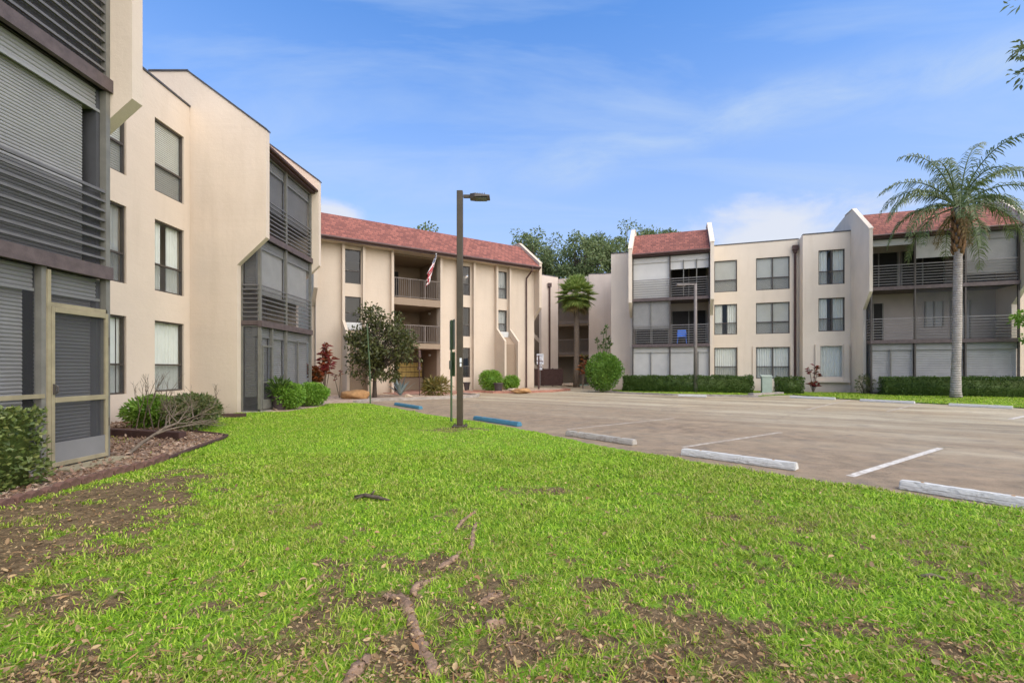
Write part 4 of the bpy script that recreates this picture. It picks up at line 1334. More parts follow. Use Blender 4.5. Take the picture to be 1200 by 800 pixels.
window_wall(RB, 16.403, 23.0, 2.4, [(18, 19.3, za, zb, dict(kind='curtain')) for za, zb in WR], 9.45)
s_ = MB(); s_.box(-3.87, 23, 3.71, 12.0, 9.22, 9.32); s_.build('roof', 'coping', RB)
s_ = MB(); s_.box(-3.87, 23, 12.0, 12.25, 0, 9.4); s_.box(-3.87, -3.67, 2.75, 12.0, 0, 9.2); s_.box(22.8, 23, 2.75, 12.0, 0, 9.2); s_.build('wall', 'stucco_rose', RB)
dp = MB(); dp.tube([(7.30, 3.24, 0.15), (7.30, 3.24, 8.75)], 0.07, 8); dp.box(7.14, 7.46, 3.08, 3.32, 8.75, 9.05); dp.box(7.2, 7.4, 3.12, 3.3, 8.6, 8.75)
dp.build('downspout', 'brown_metal', RB)

# ================================================================== STREET FURNITURE
def lamp_post():
    o = empty('lamp_post', (-1.22, 10.8, 0.03), 0, 'tall square bronze lamp post standing in the lawn near the parking edge', 'lamp post')
    H = 5.53
    p = MB(); p.box(-0.07, 0.07, -0.07, 0.07, 0.05, H)
    p.build('pole', 'lamp_bronze', o, bevel=0.012)
    MB().box(-0.17, 0.17, -0.17, 0.17, -0.04, 0.05).build('base_plate', 'lamp_bronze', o, bevel=0.012)
    bt = MB()
    for sx in (-1, 1):
        for sy in (-1, 1):
            bt.tube([(sx * 0.13, sy * 0.13, 0.05), (sx * 0.13, sy * 0.13, 0.085)], 0.014, 6)
    bt.build('anchor_bolts', 'bronze_metal', o)
    a = MB(); a.box(0.082, 0.30, -0.035, 0.035, H - 0.16, H - 0.09)
    ao = a.build('arm', 'lamp_bronze', o, bevel=0.006)
    h = MB()
    h.add([(0.24, -0.07, H - 0.20), (0.24, 0.07, H - 0.20), (0.24, 0.07, H - 0.08), (0.24, -0.07, H - 0.08),
           (0.36, -0.17, H - 0.18), (0.36, 0.17, H - 0.18), (0.36, 0.15, H - 0.095), (0.36, -0.15, H - 0.095),
           (0.70, -0.16, H - 0.165), (0.70, 0.16, H - 0.165), (0.70, 0.14, H - 0.135), (0.70, -0.14, H - 0.135)],
          [(0, 1, 2, 3), (8, 11, 10, 9)] + [(i, i + 4, (i + 1) % 4 + 4, (i + 1) % 4) for i in range(4)] + [(i + 4, i + 8, (i + 1) % 4 + 8, (i + 1) % 4 + 4) for i in range(4)])
    for k in range(5):
        h.box(0.37 + k * 0.05, 0.385 + k * 0.05, -0.12, 0.12, H - 0.10, H - 0.082)
    ho = h.build('lamp_head', 'bronze_metal', o)
    MB().box(0.38, 0.63, -0.12, 0.12, H - 0.20, H - 0.186).build('lens', 'sign_back', ho)
    s = MB(); s.box(0.0, 0.05, -0.075, -0.072, 1.52, 1.62); s.box(0.005, 0.045, -0.075, -0.072, 1.42, 1.50)
    s.build('sticker', 'sign_white', o)
    return o
lamp_post()


def sign_post():
    b = gp(529, 496)
    o = empty('sign_post', (b.x, b.y, 0.03), R(-68), 'green metal signpost with two signs seen almost edge on, just left of the lamp post', 'sign')
    p = MB(); p.box(-0.03, 0.03, -0.018, 0.018, -0.1, 2.62); p.box(-0.042, -0.03, -0.018, -0.008, -0.1, 2.62); p.box(0.03, 0.042, -0.018, -0.008, -0.1, 2.62)
    p.build('post', 'sign_green', o)
    s = MB(); s.box(-0.26, 0.26, 0.02, 0.026, 1.86, 2.62); s.build('sign_panel', 'sign_back', o, bevel=0.0)
    s = MB(); s.box(-0.24, 0.24, 0.028, 0.034, 1.18, 1.80); s.build('sign_panel', 'sign_green', o)
    s = MB(); s.box(-0.10, 0.10, -0.035, -0.03, 1.36, 1.58); s.build('sign_panel', 'sign_back', o)
    return o
sign_post()

b = gp(434, 473)
o = MB().tube([(0, 0, -0.1), (-0.02, 0, 1.3), (-0.13, 0.0, 3.15)], [0.028, 0.027, 0.026], 8).build('marker_post', 'sign_green', loc=(b.x, b.y, 0.03))
tag(o, 'thin green metal post leaning slightly in front of the dark tree', 'post')


def parking_sign():
    p = at(633, 455, 34.0)
    o = empty('parking_sign', (p.x, p.y, 0.0), 0, 'small white parking sign with a smaller plate below, before the brown panel fence', 'sign')
    MB().tube([(0, 0.02, 0), (0, 0.02, 2.4)], 0.025, 6).build('post', 'pole_grey', o)
    s = MB(); s.box(-0.25, 0.25, -0.02, -0.005, 1.72, 2.5); so = s.build('sign_panel', 'sign_white', o)
    t = MB()
    for i, (z, w_) in enumerate(((2.40, 0.19), (2.30, 0.17), (2.12, 0.10), (2.02, 0.10), (1.88, 0.18), (1.79, 0.14))):
        x = -w_
        while x < w_ - 0.02:
            l = random.uniform(0.03, 0.07)
            t.box(x, min(x + l, w_), -0.024, -0.021, z - 0.022, z + 0.022); x += l + 0.02
    t.build('lettering', 'sign_ink', so)
    s = MB(); s.box(-0.15, 0.15, -0.02, -0.005, 1.32, 1.66); so = s.build('sign_panel', 'sign_white', o)
    t = MB()
    for z in (1.58, 1.49, 1.40):
        t.box(-0.10, -0.01, -0.024, -0.021, z - 0.018, z + 0.018); t.box(0.02, 0.10, -0.024, -0.021, z - 0.018, z + 0.018)
    t.build('lettering', 'sign_ink', so)
parking_sign()

# second, far lamp pole
p = at(815, 460, 26.4)
o = empty('lamp_post', (p.x, p.y, 0.03), 0, 'plain grey round pole in front of the low hedge of the right building', 'lamp post')
MB().tube([(0, 0, -0.1), (0, 0, 6.25)], [0.11, 0.08], 12).build('pole', 'pole_grey', o, smooth=True)
m_ = MB(); m_.box(-0.62, 0.05, -0.05, 0.05, 6.15, 6.25); m_.build('arm', 'pole_grey', o)
m_ = MB(); m_.box(-1.1, -0.6, -0.14, 0.14, 6.10, 6.22); m_.build('lamp_head', 'pole_grey', o, bevel=0.02)


def garden_post(px, py, Y, h, label):
    p = at(px, py, Y)
    o = empty('garden_lantern', (p.x, p.y, 0.05), 0, label, 'garden post')
    MB().tube([(0, 0, -0.05), (0, 0, h * 0.55)], 0.022, 6).build('post', 'brown_metal', o)
    t = MB()
    t.tube([(0, 0, h * 0.55), (0, 0, h * 0.60), (0, 0, h * 0.62), (0, 0, h * 0.80), (0, 0, h * 0.82), (0, 0, h * 0.95), (0, 0, h)], [0.12, 0.10, 0.06, 0.055, 0.10, 0.07, 0.01], 8)
    t.build('lantern', 'brown_metal', o)
garden_post(491.5, 463, 23.2, 2.35, 'slim dark garden post with a narrow lantern top beside the breezeway')


def hook_post():
    p = cpt(13.0, -1.55)
    o = empty('plant_hook', (p.x, p.y, 0.1), 0, 'dark iron post with short side hooks in front of the downspout', 'garden post')
    MB().tube([(0, 0, 0), (0, 0, 2.15)], [0.06, 0.05], 8).build('post', 'brown_metal', o)
    for z, sx, l in ((2.08, -1, 0.26), (1.78, 1, 0.28), (1.78, -1, 0.2), (1.42, 1, 0.2)):
        MB().tube([(0, 0, z), (sx * l * 0.6, 0, z + 0.03), (sx * l, 0, z - 0.02)], 0.03, 6).build('hook', 'brown_metal', o)
hook_post()

# wheel stops
def wheel_stop(a, b, mat, label, group='wheel stops along the parking stalls', h=0.105):
    a, b = Vector((a.x, a.y, 0)), Vector((b.x, b.y, 0))
    c = (a + b) / 2
    L = (b - a).length
    mb = MB()
    prof = [(-0.085, 0.0), (0.085, 0.0), (0.08, 0.05), (0.055, h), (-0.055, h), (-0.08, 0.05)]
    mb.prism_x(prof, -L / 2, L / 2)
    me = bpy.data.meshes.new('wheel_stop')
    bm = bmesh.new()
    me.from_pydata(mb.v, [], mb.f)
    bm.from_mesh(me)
    bmesh.ops.recalc_face_normals(bm, faces=bm.faces)
    bmesh.ops.bevel(bm, geom=list(bm.edges), offset=0.012, segments=2, affect='EDGES')
    bmesh.ops.subdivide_edges(bm, edges=[e for e in bm.edges if e.calc_length() > 0.3], cuts=24)
    for v in bm.verts:
        v.co += Vector((random.uniform(-1, 1), random.uniform(-1, 1), random.uniform(-1, 0.4))) * 0.0035
    bm.to_mesh(me); bm.free()
    o = link('wheel_stop', me, mat)
    o.location = (c.x, c.y, 0.002)
    o.rotation_euler = (0, 0, math.atan2((b - a).y, (b - a).x))
    tag(o, label, 'wheel stop', group)
    # two steel pins in its top
    for s in (-0.32, 0.32):
        MB().tube([(L * s, 0, h - 0.01), (L * s, 0, h + 0.004)], 0.016, 8).build('pin', 'rock_orange', o)
    return o
wheel_stop(gp(1055, 572), gp(1222, 598.5), 'stop_white', 'white concrete wheel stop cut off by the right edge, nearest to the camera')
wheel_stop(gp(800, 532.5), gp(934, 551), 'stop_white', 'white concrete wheel stop between the nearest one and the worn grey one')
wheel_stop(gp(665, 510), gp(744, 521.5), 'stop_plain', 'worn grey concrete wheel stop with almost no paint left')
wheel_stop(gp(557, 491.5), gp(609, 499.5), 'stop_blue', 'blue wheel stop just right of the lamp post')
wheel_stop(gp(464, 474.6), gp(493, 479.4), 'stop_blue', 'blue wheel stop farther away, left of the green signpost')
wheel_stop(gp(926, 466), gp(979, 468.2), 'stop_white', 'small white wheel stop across the lot, by the red stemmed plant')
wheel_stop(gp(1008, 470), gp(1072, 473), 'stop_white', 'small white wheel stop across the lot, between palm trunk and red stemmed plant')
wheel_stop(gp(1112, 475.5), gp(1187, 479), 'stop_white', 'small white wheel stop across the lot, just in front of the palm trunk')
wheel_stop(gp(795, 464.3), gp(828, 465.2), 'stop_white', 'faint white wheel stop below the plain grey pole')

# brown panel fence in the stair court
p0, p1 = at(625, 452, 37.2), at(659, 452, 37.2)
o = empty('panel_fence', ((p0.x + p1.x) / 2, 37.2, 0), 0, 'low dark brown solid panel fence behind the parking sign', 'fence')
hw = (p1.x - p0.x) / 2
MB().box(-hw, hw, -0.03, 0.03, 0.06, 1.40).build('panel', 'brown_wood', o)
for x in (-hw, -hw / 3, hw / 3, hw):
    MB().box(x - 0.05, x + 0.05, -0.06, 0.06, 0, 1.45).build('post', 'brown_wood', o)

# utility box on the hedge line
p = Matrix.Translation((9.64, 28.0, 0)) @ Matrix.Rotation(math.atan2(-0.331, 0.944), 4, 'Z') @ Vector((5.0, -1.0, 0))
o = empty('utility_box', (p.x, p.y, 0.04), R(-19), 'small pale green utility box in a gap of the hedge', 'utility box')
MB().box(-0.25, 0.25, -0.2, 0.2, 0, 0.9).build('cabinet', 'utility_green', o, bevel=0.02)
MB().add([(-0.27, -0.22, 0.9), (0.27, -0.22, 0.9), (0.27, 0.22, 0.9), (-0.27, 0.22, 0.9), (-0.27, -0.22, 0.94), (0.27, -0.22, 0.94), (0.27, 0.22, 1.02), (-0.27, 0.22, 1.02)],
         [(0, 3, 2, 1), (4, 5, 6, 7), (0, 1, 5, 4), (1, 2, 6, 5), (2, 3, 7, 6), (3, 0, 4, 7)]).build('lid', 'utility_green', o)

# blue chair on the balcony of the right building
RM = Matrix.Translation((9.64, 28.0, 0)) @ Matrix.Rotation(math.atan2(-0.331, 0.944), 4, 'Z')
p = RM @ Vector((0.65, 0.55, 2.92))
o = empty('balcony_chair', p, math.atan2(-0.331, 0.944), 'bright blue plastic chair on the first floor balcony of the right building', 'chair')
MB().box(-0.27, 0.27, -0.25, 0.25, 0.40, 0.45).build('seat', 'blue_plastic', o, bevel=0.02)
MB().add([(-0.27, 0.22, 0.45), (0.27, 0.22, 0.45), (0.27, 0.27, 0.45), (-0.27, 0.27, 0.45), (-0.24, 0.34, 0.92), (0.24, 0.34, 0.92), (0.24, 0.38, 0.92), (-0.24, 0.38, 0.92)],
         [(0, 3, 2, 1), (4, 5, 6, 7), (0, 1, 5, 4), (1, 2, 6, 5), (2, 3, 7, 6), (3, 0, 4, 7)]).build('backrest', 'blue_plastic', o)
for sx in (-1, 1):
    for sy in (-1, 1):
        MB().tube([(sx * 0.23, sy * 0.21, 0.40), (sx * 0.27, sy * 0.25, 0)], 0.022, 6).build('leg', 'blue_plastic', o)
    MB().box(sx * 0.27 - 0.025, sx * 0.27 + 0.025, -0.22, 0.26, 0.62, 0.65).build('armrest', 'blue_plastic', o)

# flag hanging from the top balcony
Mc = Matrix.Translation(CEN_O) @ Matrix.Rotation(CEN_A, 4, 'Z')
fo = empty('flag', Mc @ Vector((6.12, -0.18, 6.56)), CEN_A, 'drooping red, white and blue striped flag on a slanted pole at the top breezeway balcony', 'flag')
tip = Vector((-0.10, -1.1, 1.28))
MB().tube([(0, 0, 0), tip], 0.016, 6).build('pole', 'pole_grey', fo)
MB().tube([tip, tip + Vector((0, -0.03, 0.06))], [0.04, 0.03], 8).build('finial', 'glass_white', fo)
fl = MB()
nu, nv = 26, 20
def fpos(u, v):      # u along the hoist (pole), v along the drooping fly
    h = tip * (1.0 - 0.42 * u)
    drop = Vector((-0.36 * v, 0.10 * v, -1.35 * v * (0.75 + 0.25 * u)))
    gather = 1.0 - 0.2 * v
    base = tip * (1.0 - 0.42 * u * gather)
    q = base + drop
    q.x += 0.10 * math.sin(u * 15 + v * 3) * (0.3 + v)
    q.y += 0.07 * math.cos(u * 13 + 1.0 + v * 2)
    return q
for i in range(nu):
    for j in range(nv):
        u0, u1, v0, v1 = i / nu, (i + 1) / nu, j / nv, (j + 1) / nv
        stripe = int((i + 0.5) / nu * 13)
        mi = 2 if (v0 < 0.4 and i < nu * 7 / 13) else (0 if stripe % 2 == 0 else 1)
        fl.quad(fpos(u0, v0), fpos(u1, v0), fpos(u1, v1), fpos(u0, v1), mi)
fc = fl.build('cloth', ['flag_red', 'flag_white', 'flag_blue'], fo, smooth=True)
st = MB()
for i in range(4):
    for j in range(5):
        q = fpos((0.5 + i) / 4 * 7 / 13, (0.5 + j) / 5 * 0.4)
        for s in (-1, 1):
            st.add([q + Vector((math.cos(a) * r_, 0.02 * s, math.sin(a) * r_)) for k in range(10) for a, r_ in [(k * math.pi / 5 + math.pi / 2, 0.035 if k % 2 == 0 else 0.014)]], [tuple(range(10))])
st.build('stars', 'flag_white', fc)

# ================================================================== PLANTS
def ellipsoid_pts(n, c, r, shell=0.35):
    d = unit(rng.normal(size=(n, 3)))
    k = (1 - shell * rng.uniform(0, 1, n) ** 1.6)
    return np.array(c) + d * np.array(r) * k[:, None], d


def blob_mesh(c, r, n1=14, n2=9, wob=0.08):
    vs, fs = [], []
    for j in range(n2 + 1):
        th = math.pi * j / n2
        for i in range(n1):
            ph = 2 * math.pi * i / n1
            k = 1 + random.uniform(-wob, wob)
            vs.append((c[0] + r[0] * k * math.sin(th) * math.cos(ph), c[1] + r[1] * k * math.sin(th) * math.sin(ph), c[2] + r[2] * k * math.cos(th)))
    for j in range(n2):
        for i in range(n1):
            fs.append((j * n1 + i, j * n1 + (i + 1) % n1, (j + 1) * n1 + (i + 1) % n1, (j + 1) * n1 + i))
    return vs, fs


def bush(name, loc, r, n, ln, wd, mat, label, cat='bush', lumps=5, group=None, stem=True, core=0.6):
    """rounded shrub: uneven lumps of leaves over a leafy core and a few stems"""
    o = empty(name, (loc[0], loc[1], loc[2] if len(loc) > 2 else 0.04), 0, label, cat, group)
    P, Dd = [], []
    rx, ry, rz = r
    p, d = ellipsoid_pts(int(n * 0.55), (0, 0, rz), (rx * 0.88, ry * 0.88, rz * 0.95), 0.4)
    P.append(p); Dd.append(d)
    for k in range(lumps):
        d0 = unit(rng.normal(size=(1, 3)))[0]
        d0[2] = abs(d0[2]) * 0.9 + 0.05
        c = np.array([0, 0, rz]) + d0 * np.array([rx, ry, rz]) * 0.62
        p, d = ellipsoid_pts(int(n * 0.45 / lumps), c, np.array([rx, ry, rz]) * rng.uniform(0.30, 0.46), 0.6)
        P.append(p); Dd.append(d)
    P, Dd = np.concatenate(P), np.concatenate(Dd)
    k = P[:, 2] > 0.02
    P, Dd = P[k], Dd[k]
    dirs = Dd + rng.normal(size=P.shape) * 0.55 + np.array([0, 0, 0.25])
    leaf_obj('foliage', P, dirs, ln * rng.uniform(0.7, 1.3, len(P)), wd * rng.uniform(0.7, 1.3, len(P)), mat, o, 0.2, 0.1,
             extra=blob_mesh((0, 0, rz * 0.95), (rx * core, ry * core, rz * core)) if core else None)
    if stem:
        s = MB()
        for k in range(5):
            a = random.uniform(0, 6.28)
            s.tube([(0.05 * math.cos(a), 0.05 * math.sin(a), -0.05), (rx * 0.3 * math.cos(a), ry * 0.3 * math.sin(a), rz * 0.5), (rx * 0.55 * math.cos(a), ry * 0.55 * math.sin(a), rz * 1.1)], [0.02, 0.014, 0.008], 5)
        s.build('stems', 'bark', o)
    return o


def hedge(name, x0, x1, y0, y1, h, n, ln, wd, mat, label, M4=None, z=0.04, wob=0.08):
    """clipped hedge in a local box; leaves over its top and sides and a leafy core"""
    o = empty(name, (0, 0, 0), 0, label, 'hedge')
    if M4 is not None:
        o.matrix_world = M4 @ Matrix.Translation(((x0 + x1) / 2, (y0 + y1) / 2, z))
    else:
        o.location = ((x0 + x1) / 2, (y0 + y1) / 2, z)
    a, b = (x1 - x0) / 2, (y1 - y0) / 2
    areas = np.array([4 * a * b, 2 * a * h, 2 * a * h, 2 * b * h, 2 * b * h])
    pick = rng.choice(5, n, p=areas / areas.sum())
    u, v = rng.uniform(-1, 1, n), rng.uniform(0, 1, n)
    P = np.zeros((n, 3)); N = np.zeros((n, 3))
    for k in range(5):
        m = pick == k
        if k == 0: P[m] = np.stack([u[m] * a, (v[m] * 2 - 1) * b, np.full(m.sum(), h)], 1); N[m] = (0, 0, 1)
        elif k == 1: P[m] = np.stack([u[m] * a, np.full(m.sum(), -b), v[m] * h], 1); N[m] = (0, -1, 0.2)
        elif k == 2: P[m] = np.stack([u[m] * a, np.full(m.sum(), b), v[m] * h], 1); N[m] = (0, 1, 0.2)
        elif k == 3: P[m] = np.stack([np.full(m.sum(), -a), u[m] * b, v[m] * h], 1); N[m] = (-1, 0, 0.2)
        else: P[m] = np.stack([np.full(m.sum(), a), u[m] * b, v[m] * h], 1); N[m] = (1, 0, 0.2)
    lump = (fbm(P[:, 0] + P[:, 1] * 0.7, P[:, 2] * 1.3 + P[:, 1] * 0.5, 2.2, 13) - 0.5) * 2 * wob
    dep = rng.uniform(0, 1, n) ** 1.5 * min(0.16, b * 0.5)
    # round the top edges a little
    P = P + unit(N) * (lump - dep)[:, None]
    edge = np.clip(np.abs(P[:, 1]) / b - 0.8, 0, 1) * 0.25
    P[:, 2] -= np.where(pick == 0, edge * 0.3, 0)
    P[:, 2] = np.maximum(P[:, 2], 0.01)
    dirs = unit(N) + rng.normal(size=P.shape) * 0.7 + np.array([0, 0, 0.3])
    q = min(0.12, b * 0.35)
    core = MB().box(-a + q, a - q, -b + q, b - q, 0, h - q)
    leaf_obj('foliage', P, dirs, ln * rng.uniform(0.7, 1.35, n), wd * rng.uniform(0.7, 1.3, n), mat, o, 0.22, 0.08, extra=(core.v, core.f))
    return o


# the near hedge at the left edge
hedge('hedge', -6.02, -5.47, 0.6, 5.45, 0.90, 15000, 0.062, 0.036, 'leaf_near', 'dark green leafy hedge at the left edge beside the cream screen door', z=BEDZ, wob=0.12)
# clipped hedges at the foot of the right building
hedge('hedge', -2.7, 4.3, -1.35, -0.45, 0.93, 12000, 0.085, 0.05, 'leaf_hedge', 'long low clipped hedge below the left balcony stack, behind the plain grey pole', RM, wob=0.12)
hedge('hedge', 5.5, 6.75, -1.15, -0.4, 0.88, 2400, 0.085, 0.05, 'leaf_hedge', 'short straggly hedge beneath the wide curtained window, right of the utility box', RM, wob=0.14)
hedge('hedge', 10.3, 17.5, -1.25, -0.4, 0.93, 14000, 0.08, 0.045, 'leaf_hedge', 'long low clipped hedge behind the palm trunk', RM, wob=0.12)

bush('ball_bush', (5.45, 27.6), (1.15, 1.15, 1.2), 9000, 0.12, 0.07, 'leaf_ball', 'large round clipped green bush in front of the stair wing', lumps=6)
bush('bush', (-7.45, 15.45, 0.05), (0.52, 0.6, 0.45), 3800, 0.085, 0.05, 'leaf_bright', 'bright green bush by the far screen door, left one of the pair')
bush('bush', (-7.3, 16.85, 0.05), (0.55, 0.75, 0.43), 4200, 0.085, 0.05, 'leaf_bright', 'bright green bush by the far balcony corner, right one of the pair')
p = gp(577, 459); bush('bush', (p.x - 0.1, p.y - 0.2, 0.10), (0.78, 0.7, 0.62), 3200, 0.13, 0.05, 'leaf_bright', 'bright feathery green bush behind the dark pot, taller of two')
p = gp(599, 458.5); bush('bush', (p.x, p.y, 0.10), (0.55, 0.5, 0.45), 2200, 0.12, 0.05, 'leaf_bright', 'bright feathery green bush right of the dark pot, smaller of two')
bush('shrub', (-8.2, 10.6, BEDZ), (0.75, 0.55, 0.36), 3600, 0.12, 0.035, 'leaf_bright', 'bushy green shrub below the windows, half hidden by the screen door wall')
bush('shrub', (-7.45, 10.75, BEDZ), (0.55, 0.55, 0.37), 3000, 0.13, 0.035, 'leaf_hedge', 'bushy green shrub behind the dead branches')
bush('shrub', (-6.95, 10.05, BEDZ), (0.62, 0.55, 0.40), 1700, 0.09, 0.03, 'leaf_dry', 'half dead shrub with dry grey twigs beside the fallen branch', core=0)
p = at(512, 462, 23.6); bush('bromeliad', (p.x, p.y, 0.05), (0.55, 0.5, 0.40), 420, 0.42, 0.07, 'leaf_brom', 'yellow green bromeliad clump beside the breezeway entrance', 'plant', lumps=3, stem=False, core=0.45)
p = RM @ Vector((9.2, 0.2, 0)); bush('shrub', (p.x + 0.75, p.y - 0.2, 0.04), (0.55, 0.4, 0.55), 900, 0.10, 0.04, 'leaf_dry', 'brown dying shrub at the end of the hedge, below the big fin wall', core=0)



def rosette(name, loc, n, ln, wd, mat, label, cat='plant', rise=(0.3, 1.2), parent=None, segs=5, curve=0.5):
    """sword-leaved plant"""
    o = empty(name, loc, 0, label, cat) if parent is None else None
    mb = MB()
    for k in range(n):
        a = 2 * math.pi * k / n * 2.4 + random.uniform(-0.3, 0.3)
        el = random.uniform(*rise)
        L = ln * random.uniform(0.75, 1.15)
        d = Vector((math.cos(a) * math.cos(el), math.sin(a) * math.cos(el), math.sin(el)))
        s = Vector((-math.sin(a), math.cos(a), 0))
        q = Vector((0, 0, 0)); rows = []
        for i in range(segs + 1):
            t = i / segs
            hw = wd * 0.5 * (0.55 + 1.2 * t - 1.75 * t * t if t < 0.98 else 0.02)
            rows.append((q - s * hw + Vector((0, 0, hw * 0.4)), q, q + s * hw + Vector((0, 0, hw * 0.4))))
            d = (d + Vector((0, 0, -curve * t / segs * 2))).normalized()
            q = q + d * (L / segs)
        base = len(mb.v)
        mb.v += [tuple(v) for r_ in rows for v in r_]
        for i in range(segs):
            for j in range(2):
                mb.f.append((base + i * 3 + j, base + i * 3 + j + 1, base + i * 3 + j + 4, base + i * 3 + j + 3)); mb.mi.append(0)
    mb.build('leaves' if parent is None else name, mat, o or parent, smooth=True)
    return o

p = at(469, 463, 22.6); rosette('agave', (p.x, p.y, 0.1), 16, 0.95, 0.20, 'leaf_agave', 'blue grey agave at the foot of the dark tree', rise=(0.6, 1.4), curve=0.25)


def cordyline(loc, stems, mat, label, leaf=0.36, nl=26):
    o = empty('cordyline', loc, 0, label, 'plant')
    s = MB(); P, Dd = [], []
    for (dx, dy, h) in stems:
        s.tube([(0, 0, -0.05), (dx * 0.5, dy * 0.5, h * 0.5), (dx, dy, h)], [0.022, 0.018, 0.014], 6)
        for k in range(nl):
            t = 0.72 + 0.30 * random.random()
            a = random.uniform(0, 6.28)
            P.append((dx * t, dy * t, h * t))
            Dd.append((math.cos(a), math.sin(a), random.uniform(0.15, 1.2)))
    s.build('stems', 'twig', o)
    leaf_obj('leaves', P, Dd, leaf * rng.uniform(0.7, 1.2, len(P)), leaf * 0.24, mat, o, 0.2, 0.35)
    return o
p = at(380, 462, 19.5)
cordyline((p.x, p.y, 0.05), [(0.0, 0.1, 2.35), (0.15, 0.0, 2.1), (-0.15, 0.15, 1.9), (0.3, 0.0, 1.75), (0.1, -0.1, 1.5), (-0.2, 0, 1.35)], 'leaf_red', 'red leaved cordyline plant against the left end of the centre wing', nl=34)
cordyline((p.x - 0.35, p.y - 0.4, 0.05), [(0.0, 0.1, 1.35), (0.2, 0.0, 1.2), (-0.2, 0.15, 1.45), (0.1, -0.1, 0.9), (0.3, 0, 1.0)], 'leaf_copper', 'copper and green leaved shrub in front of the red cordyline', 0.30, 50)
p = at(398, 462.5, 21.5)
cordyline((p.x, p.y, 0.05), [(0.05, 0, 1.25), (-0.25, 0, 1.0)], 'leaf_red', 'thin spindly red cordyline with bare stems beside the fin', 0.24, 9)
p = RM @ Vector((7.85, 1.55, 0))
o = cordyline((p.x, p.y, 0.04), [(0.1, 0, 1.55), (-0.15, 0.1, 1.35), (0.3, 0.1, 1.1), (-0.05, -0.1, 0.55), (0.2, 0, 0.4), (-0.2, 0, 0.45)], 'leaf_red', 'red stemmed plant with drooping red leaves beside the brown downspout', 0.34, 12)
p = at(683, 455, 33.0)
cordyline((p.x, p.y, 0.0), [(0, 0, 1.9), (0.2, 0, 1.5), (-0.15, 0, 1.3), (0.1, 0, 2.3)], 'leaf_orange', 'orange and red heliconia between the fan palm and the round bush', 0.45, 12)
# tall seed stalks behind the round bush
p = at(706, 455, 29.0)
o = empty('flowering_plant', (p.x, p.y, 0.03), 0, 'tall plant with bare stalks and dark leaf tufts rising behind the round bush', 'plant')
s = MB(); P, Dd = [], []
for px, py in ((703, 409), (707, 391), (711, 386), (713, 399), (700, 402), (715, 405), (708, 403), (711, 410)):
    q = at(px, py, 29.0)
    s.tube([(0, 0, 0), ((q.x - p.x) * 0.5, 0.05, q.z * 0.55), (q.x - p.x, 0.1 * random.uniform(-1, 1), q.z)], [0.03, 0.022, 0.015], 5)
    for k in range(16):
        P.append((q.x - p.x, 0, q.z - 0.05 + 0.22 * random.random())); Dd.append((random.uniform(-1, 1), random.uniform(-1, 1), random.uniform(-0.2, 1.2)))
s.build('stalks', 'leaf_hedge', o)
leaf_obj('leaves', P, Dd, 0.24, 0.08, 'leaf_hedge', o)


# ------------------------------------------------------------------ broad-leaved trees
def tree(name, loc, trunk_h, r0, crown_c, crown_r, n_clumps, n_leaf, ln, wd, mat, label, bark='bark_dark', clump=0.34, seed=1, flat=1.0, lean=(0, 0), branches=True, low_cut=None):
    rs = np.random.default_rng(seed); random.seed(seed)
    o = empty(name, loc, 0, label, 'tree')
    cx, cy, cz = crown_c
    rx, ry, rz = crown_r
    centers = []
    k = 0
    while len(centers) < n_clumps and k < 4000:
        k += 1
        d = rs.normal(size=3); d /= np.linalg.norm(d)
        rr = rs.uniform(0.25, 1.0) ** 0.6
        c = np.array([cx + d[0] * rx * rr, cy + d[1] * ry * rr, cz + d[2] * rz * rr])
        if low_cut is not None and c[2] < low_cut: continue
        centers.append(c)
    t = MB()
    tp = [Vector((0, 0, -0.1)), Vector((lean[0] * 0.3, lean[1] * 0.3, trunk_h * 0.4)), Vector((lean[0], lean[1], trunk_h))]
    t.tube(tp, [r0 * 1.25, r0, r0 * 0.75], 10)
    to = t.build('trunk', bark, o, smooth=True)
    if branches:
        b = MB()
        for c in centers:
            cv = Vector(c)
            st = tp[2] + (Vector((cx, cy, cz)) - tp[2]) * random.uniform(0.0, 0.55)
            if (cv - st).length < 0.05: continue
            midp = st.lerp(cv, 0.5) + Vector((random.uniform(-1, 1), random.uniform(-1, 1), random.uniform(0, 1))) * 0.06 * (cv - st).length
            b.tube([st, midp, cv], [r0 * 0.34, r0 * 0.2, r0 * 0.07], 5)
        b.tube([tp[2], Vector((cx, cy, cz + rz * 0.4))], [r0 * 0.75, r0 * 0.2], 8)
        b.build('limbs', bark, o, smooth=True)
    per = n_leaf // len(centers)
    P, Dd = [], []
    for c in centers:
        s_ = rs.uniform(0.6, 1.25) * clump
        d = rs.normal(size=(per, 3)); d /= np.linalg.norm(d, axis=1, keepdims=True)
        rr = rs.uniform(0, 1, per) ** 0.45
        p = c + d * rr[:, None] * s_ * np.array([1, 1, 0.75 * flat])
        P.append(p); Dd.append(d + rs.normal(size=d.shape) * 0.6 + np.array([0, 0, -0.1]))
    P, Dd = np.concatenate(P), np.concatenate(Dd)
    leaf_obj('crown', P, Dd, ln * rs.uniform(0.7, 1.3, len(P)), wd * rs.uniform(0.7, 1.3, len(P)), mat, o, 0.2, 0.12)
    return o

p = at(439, 466, 21.8)
tree('magnolia_tree', (p.x, p.y, 0.04), 0.9, 0.10, (0.25, 0, 2.55), (1.75, 1.45, 1.85), 105, 6300, 0.165, 0.085, 'leaf_dark', 'small dense tree with dark glossy leaves in front of the breezeway', 'bark_dark', 0.42, 5, low_cut=0.8)
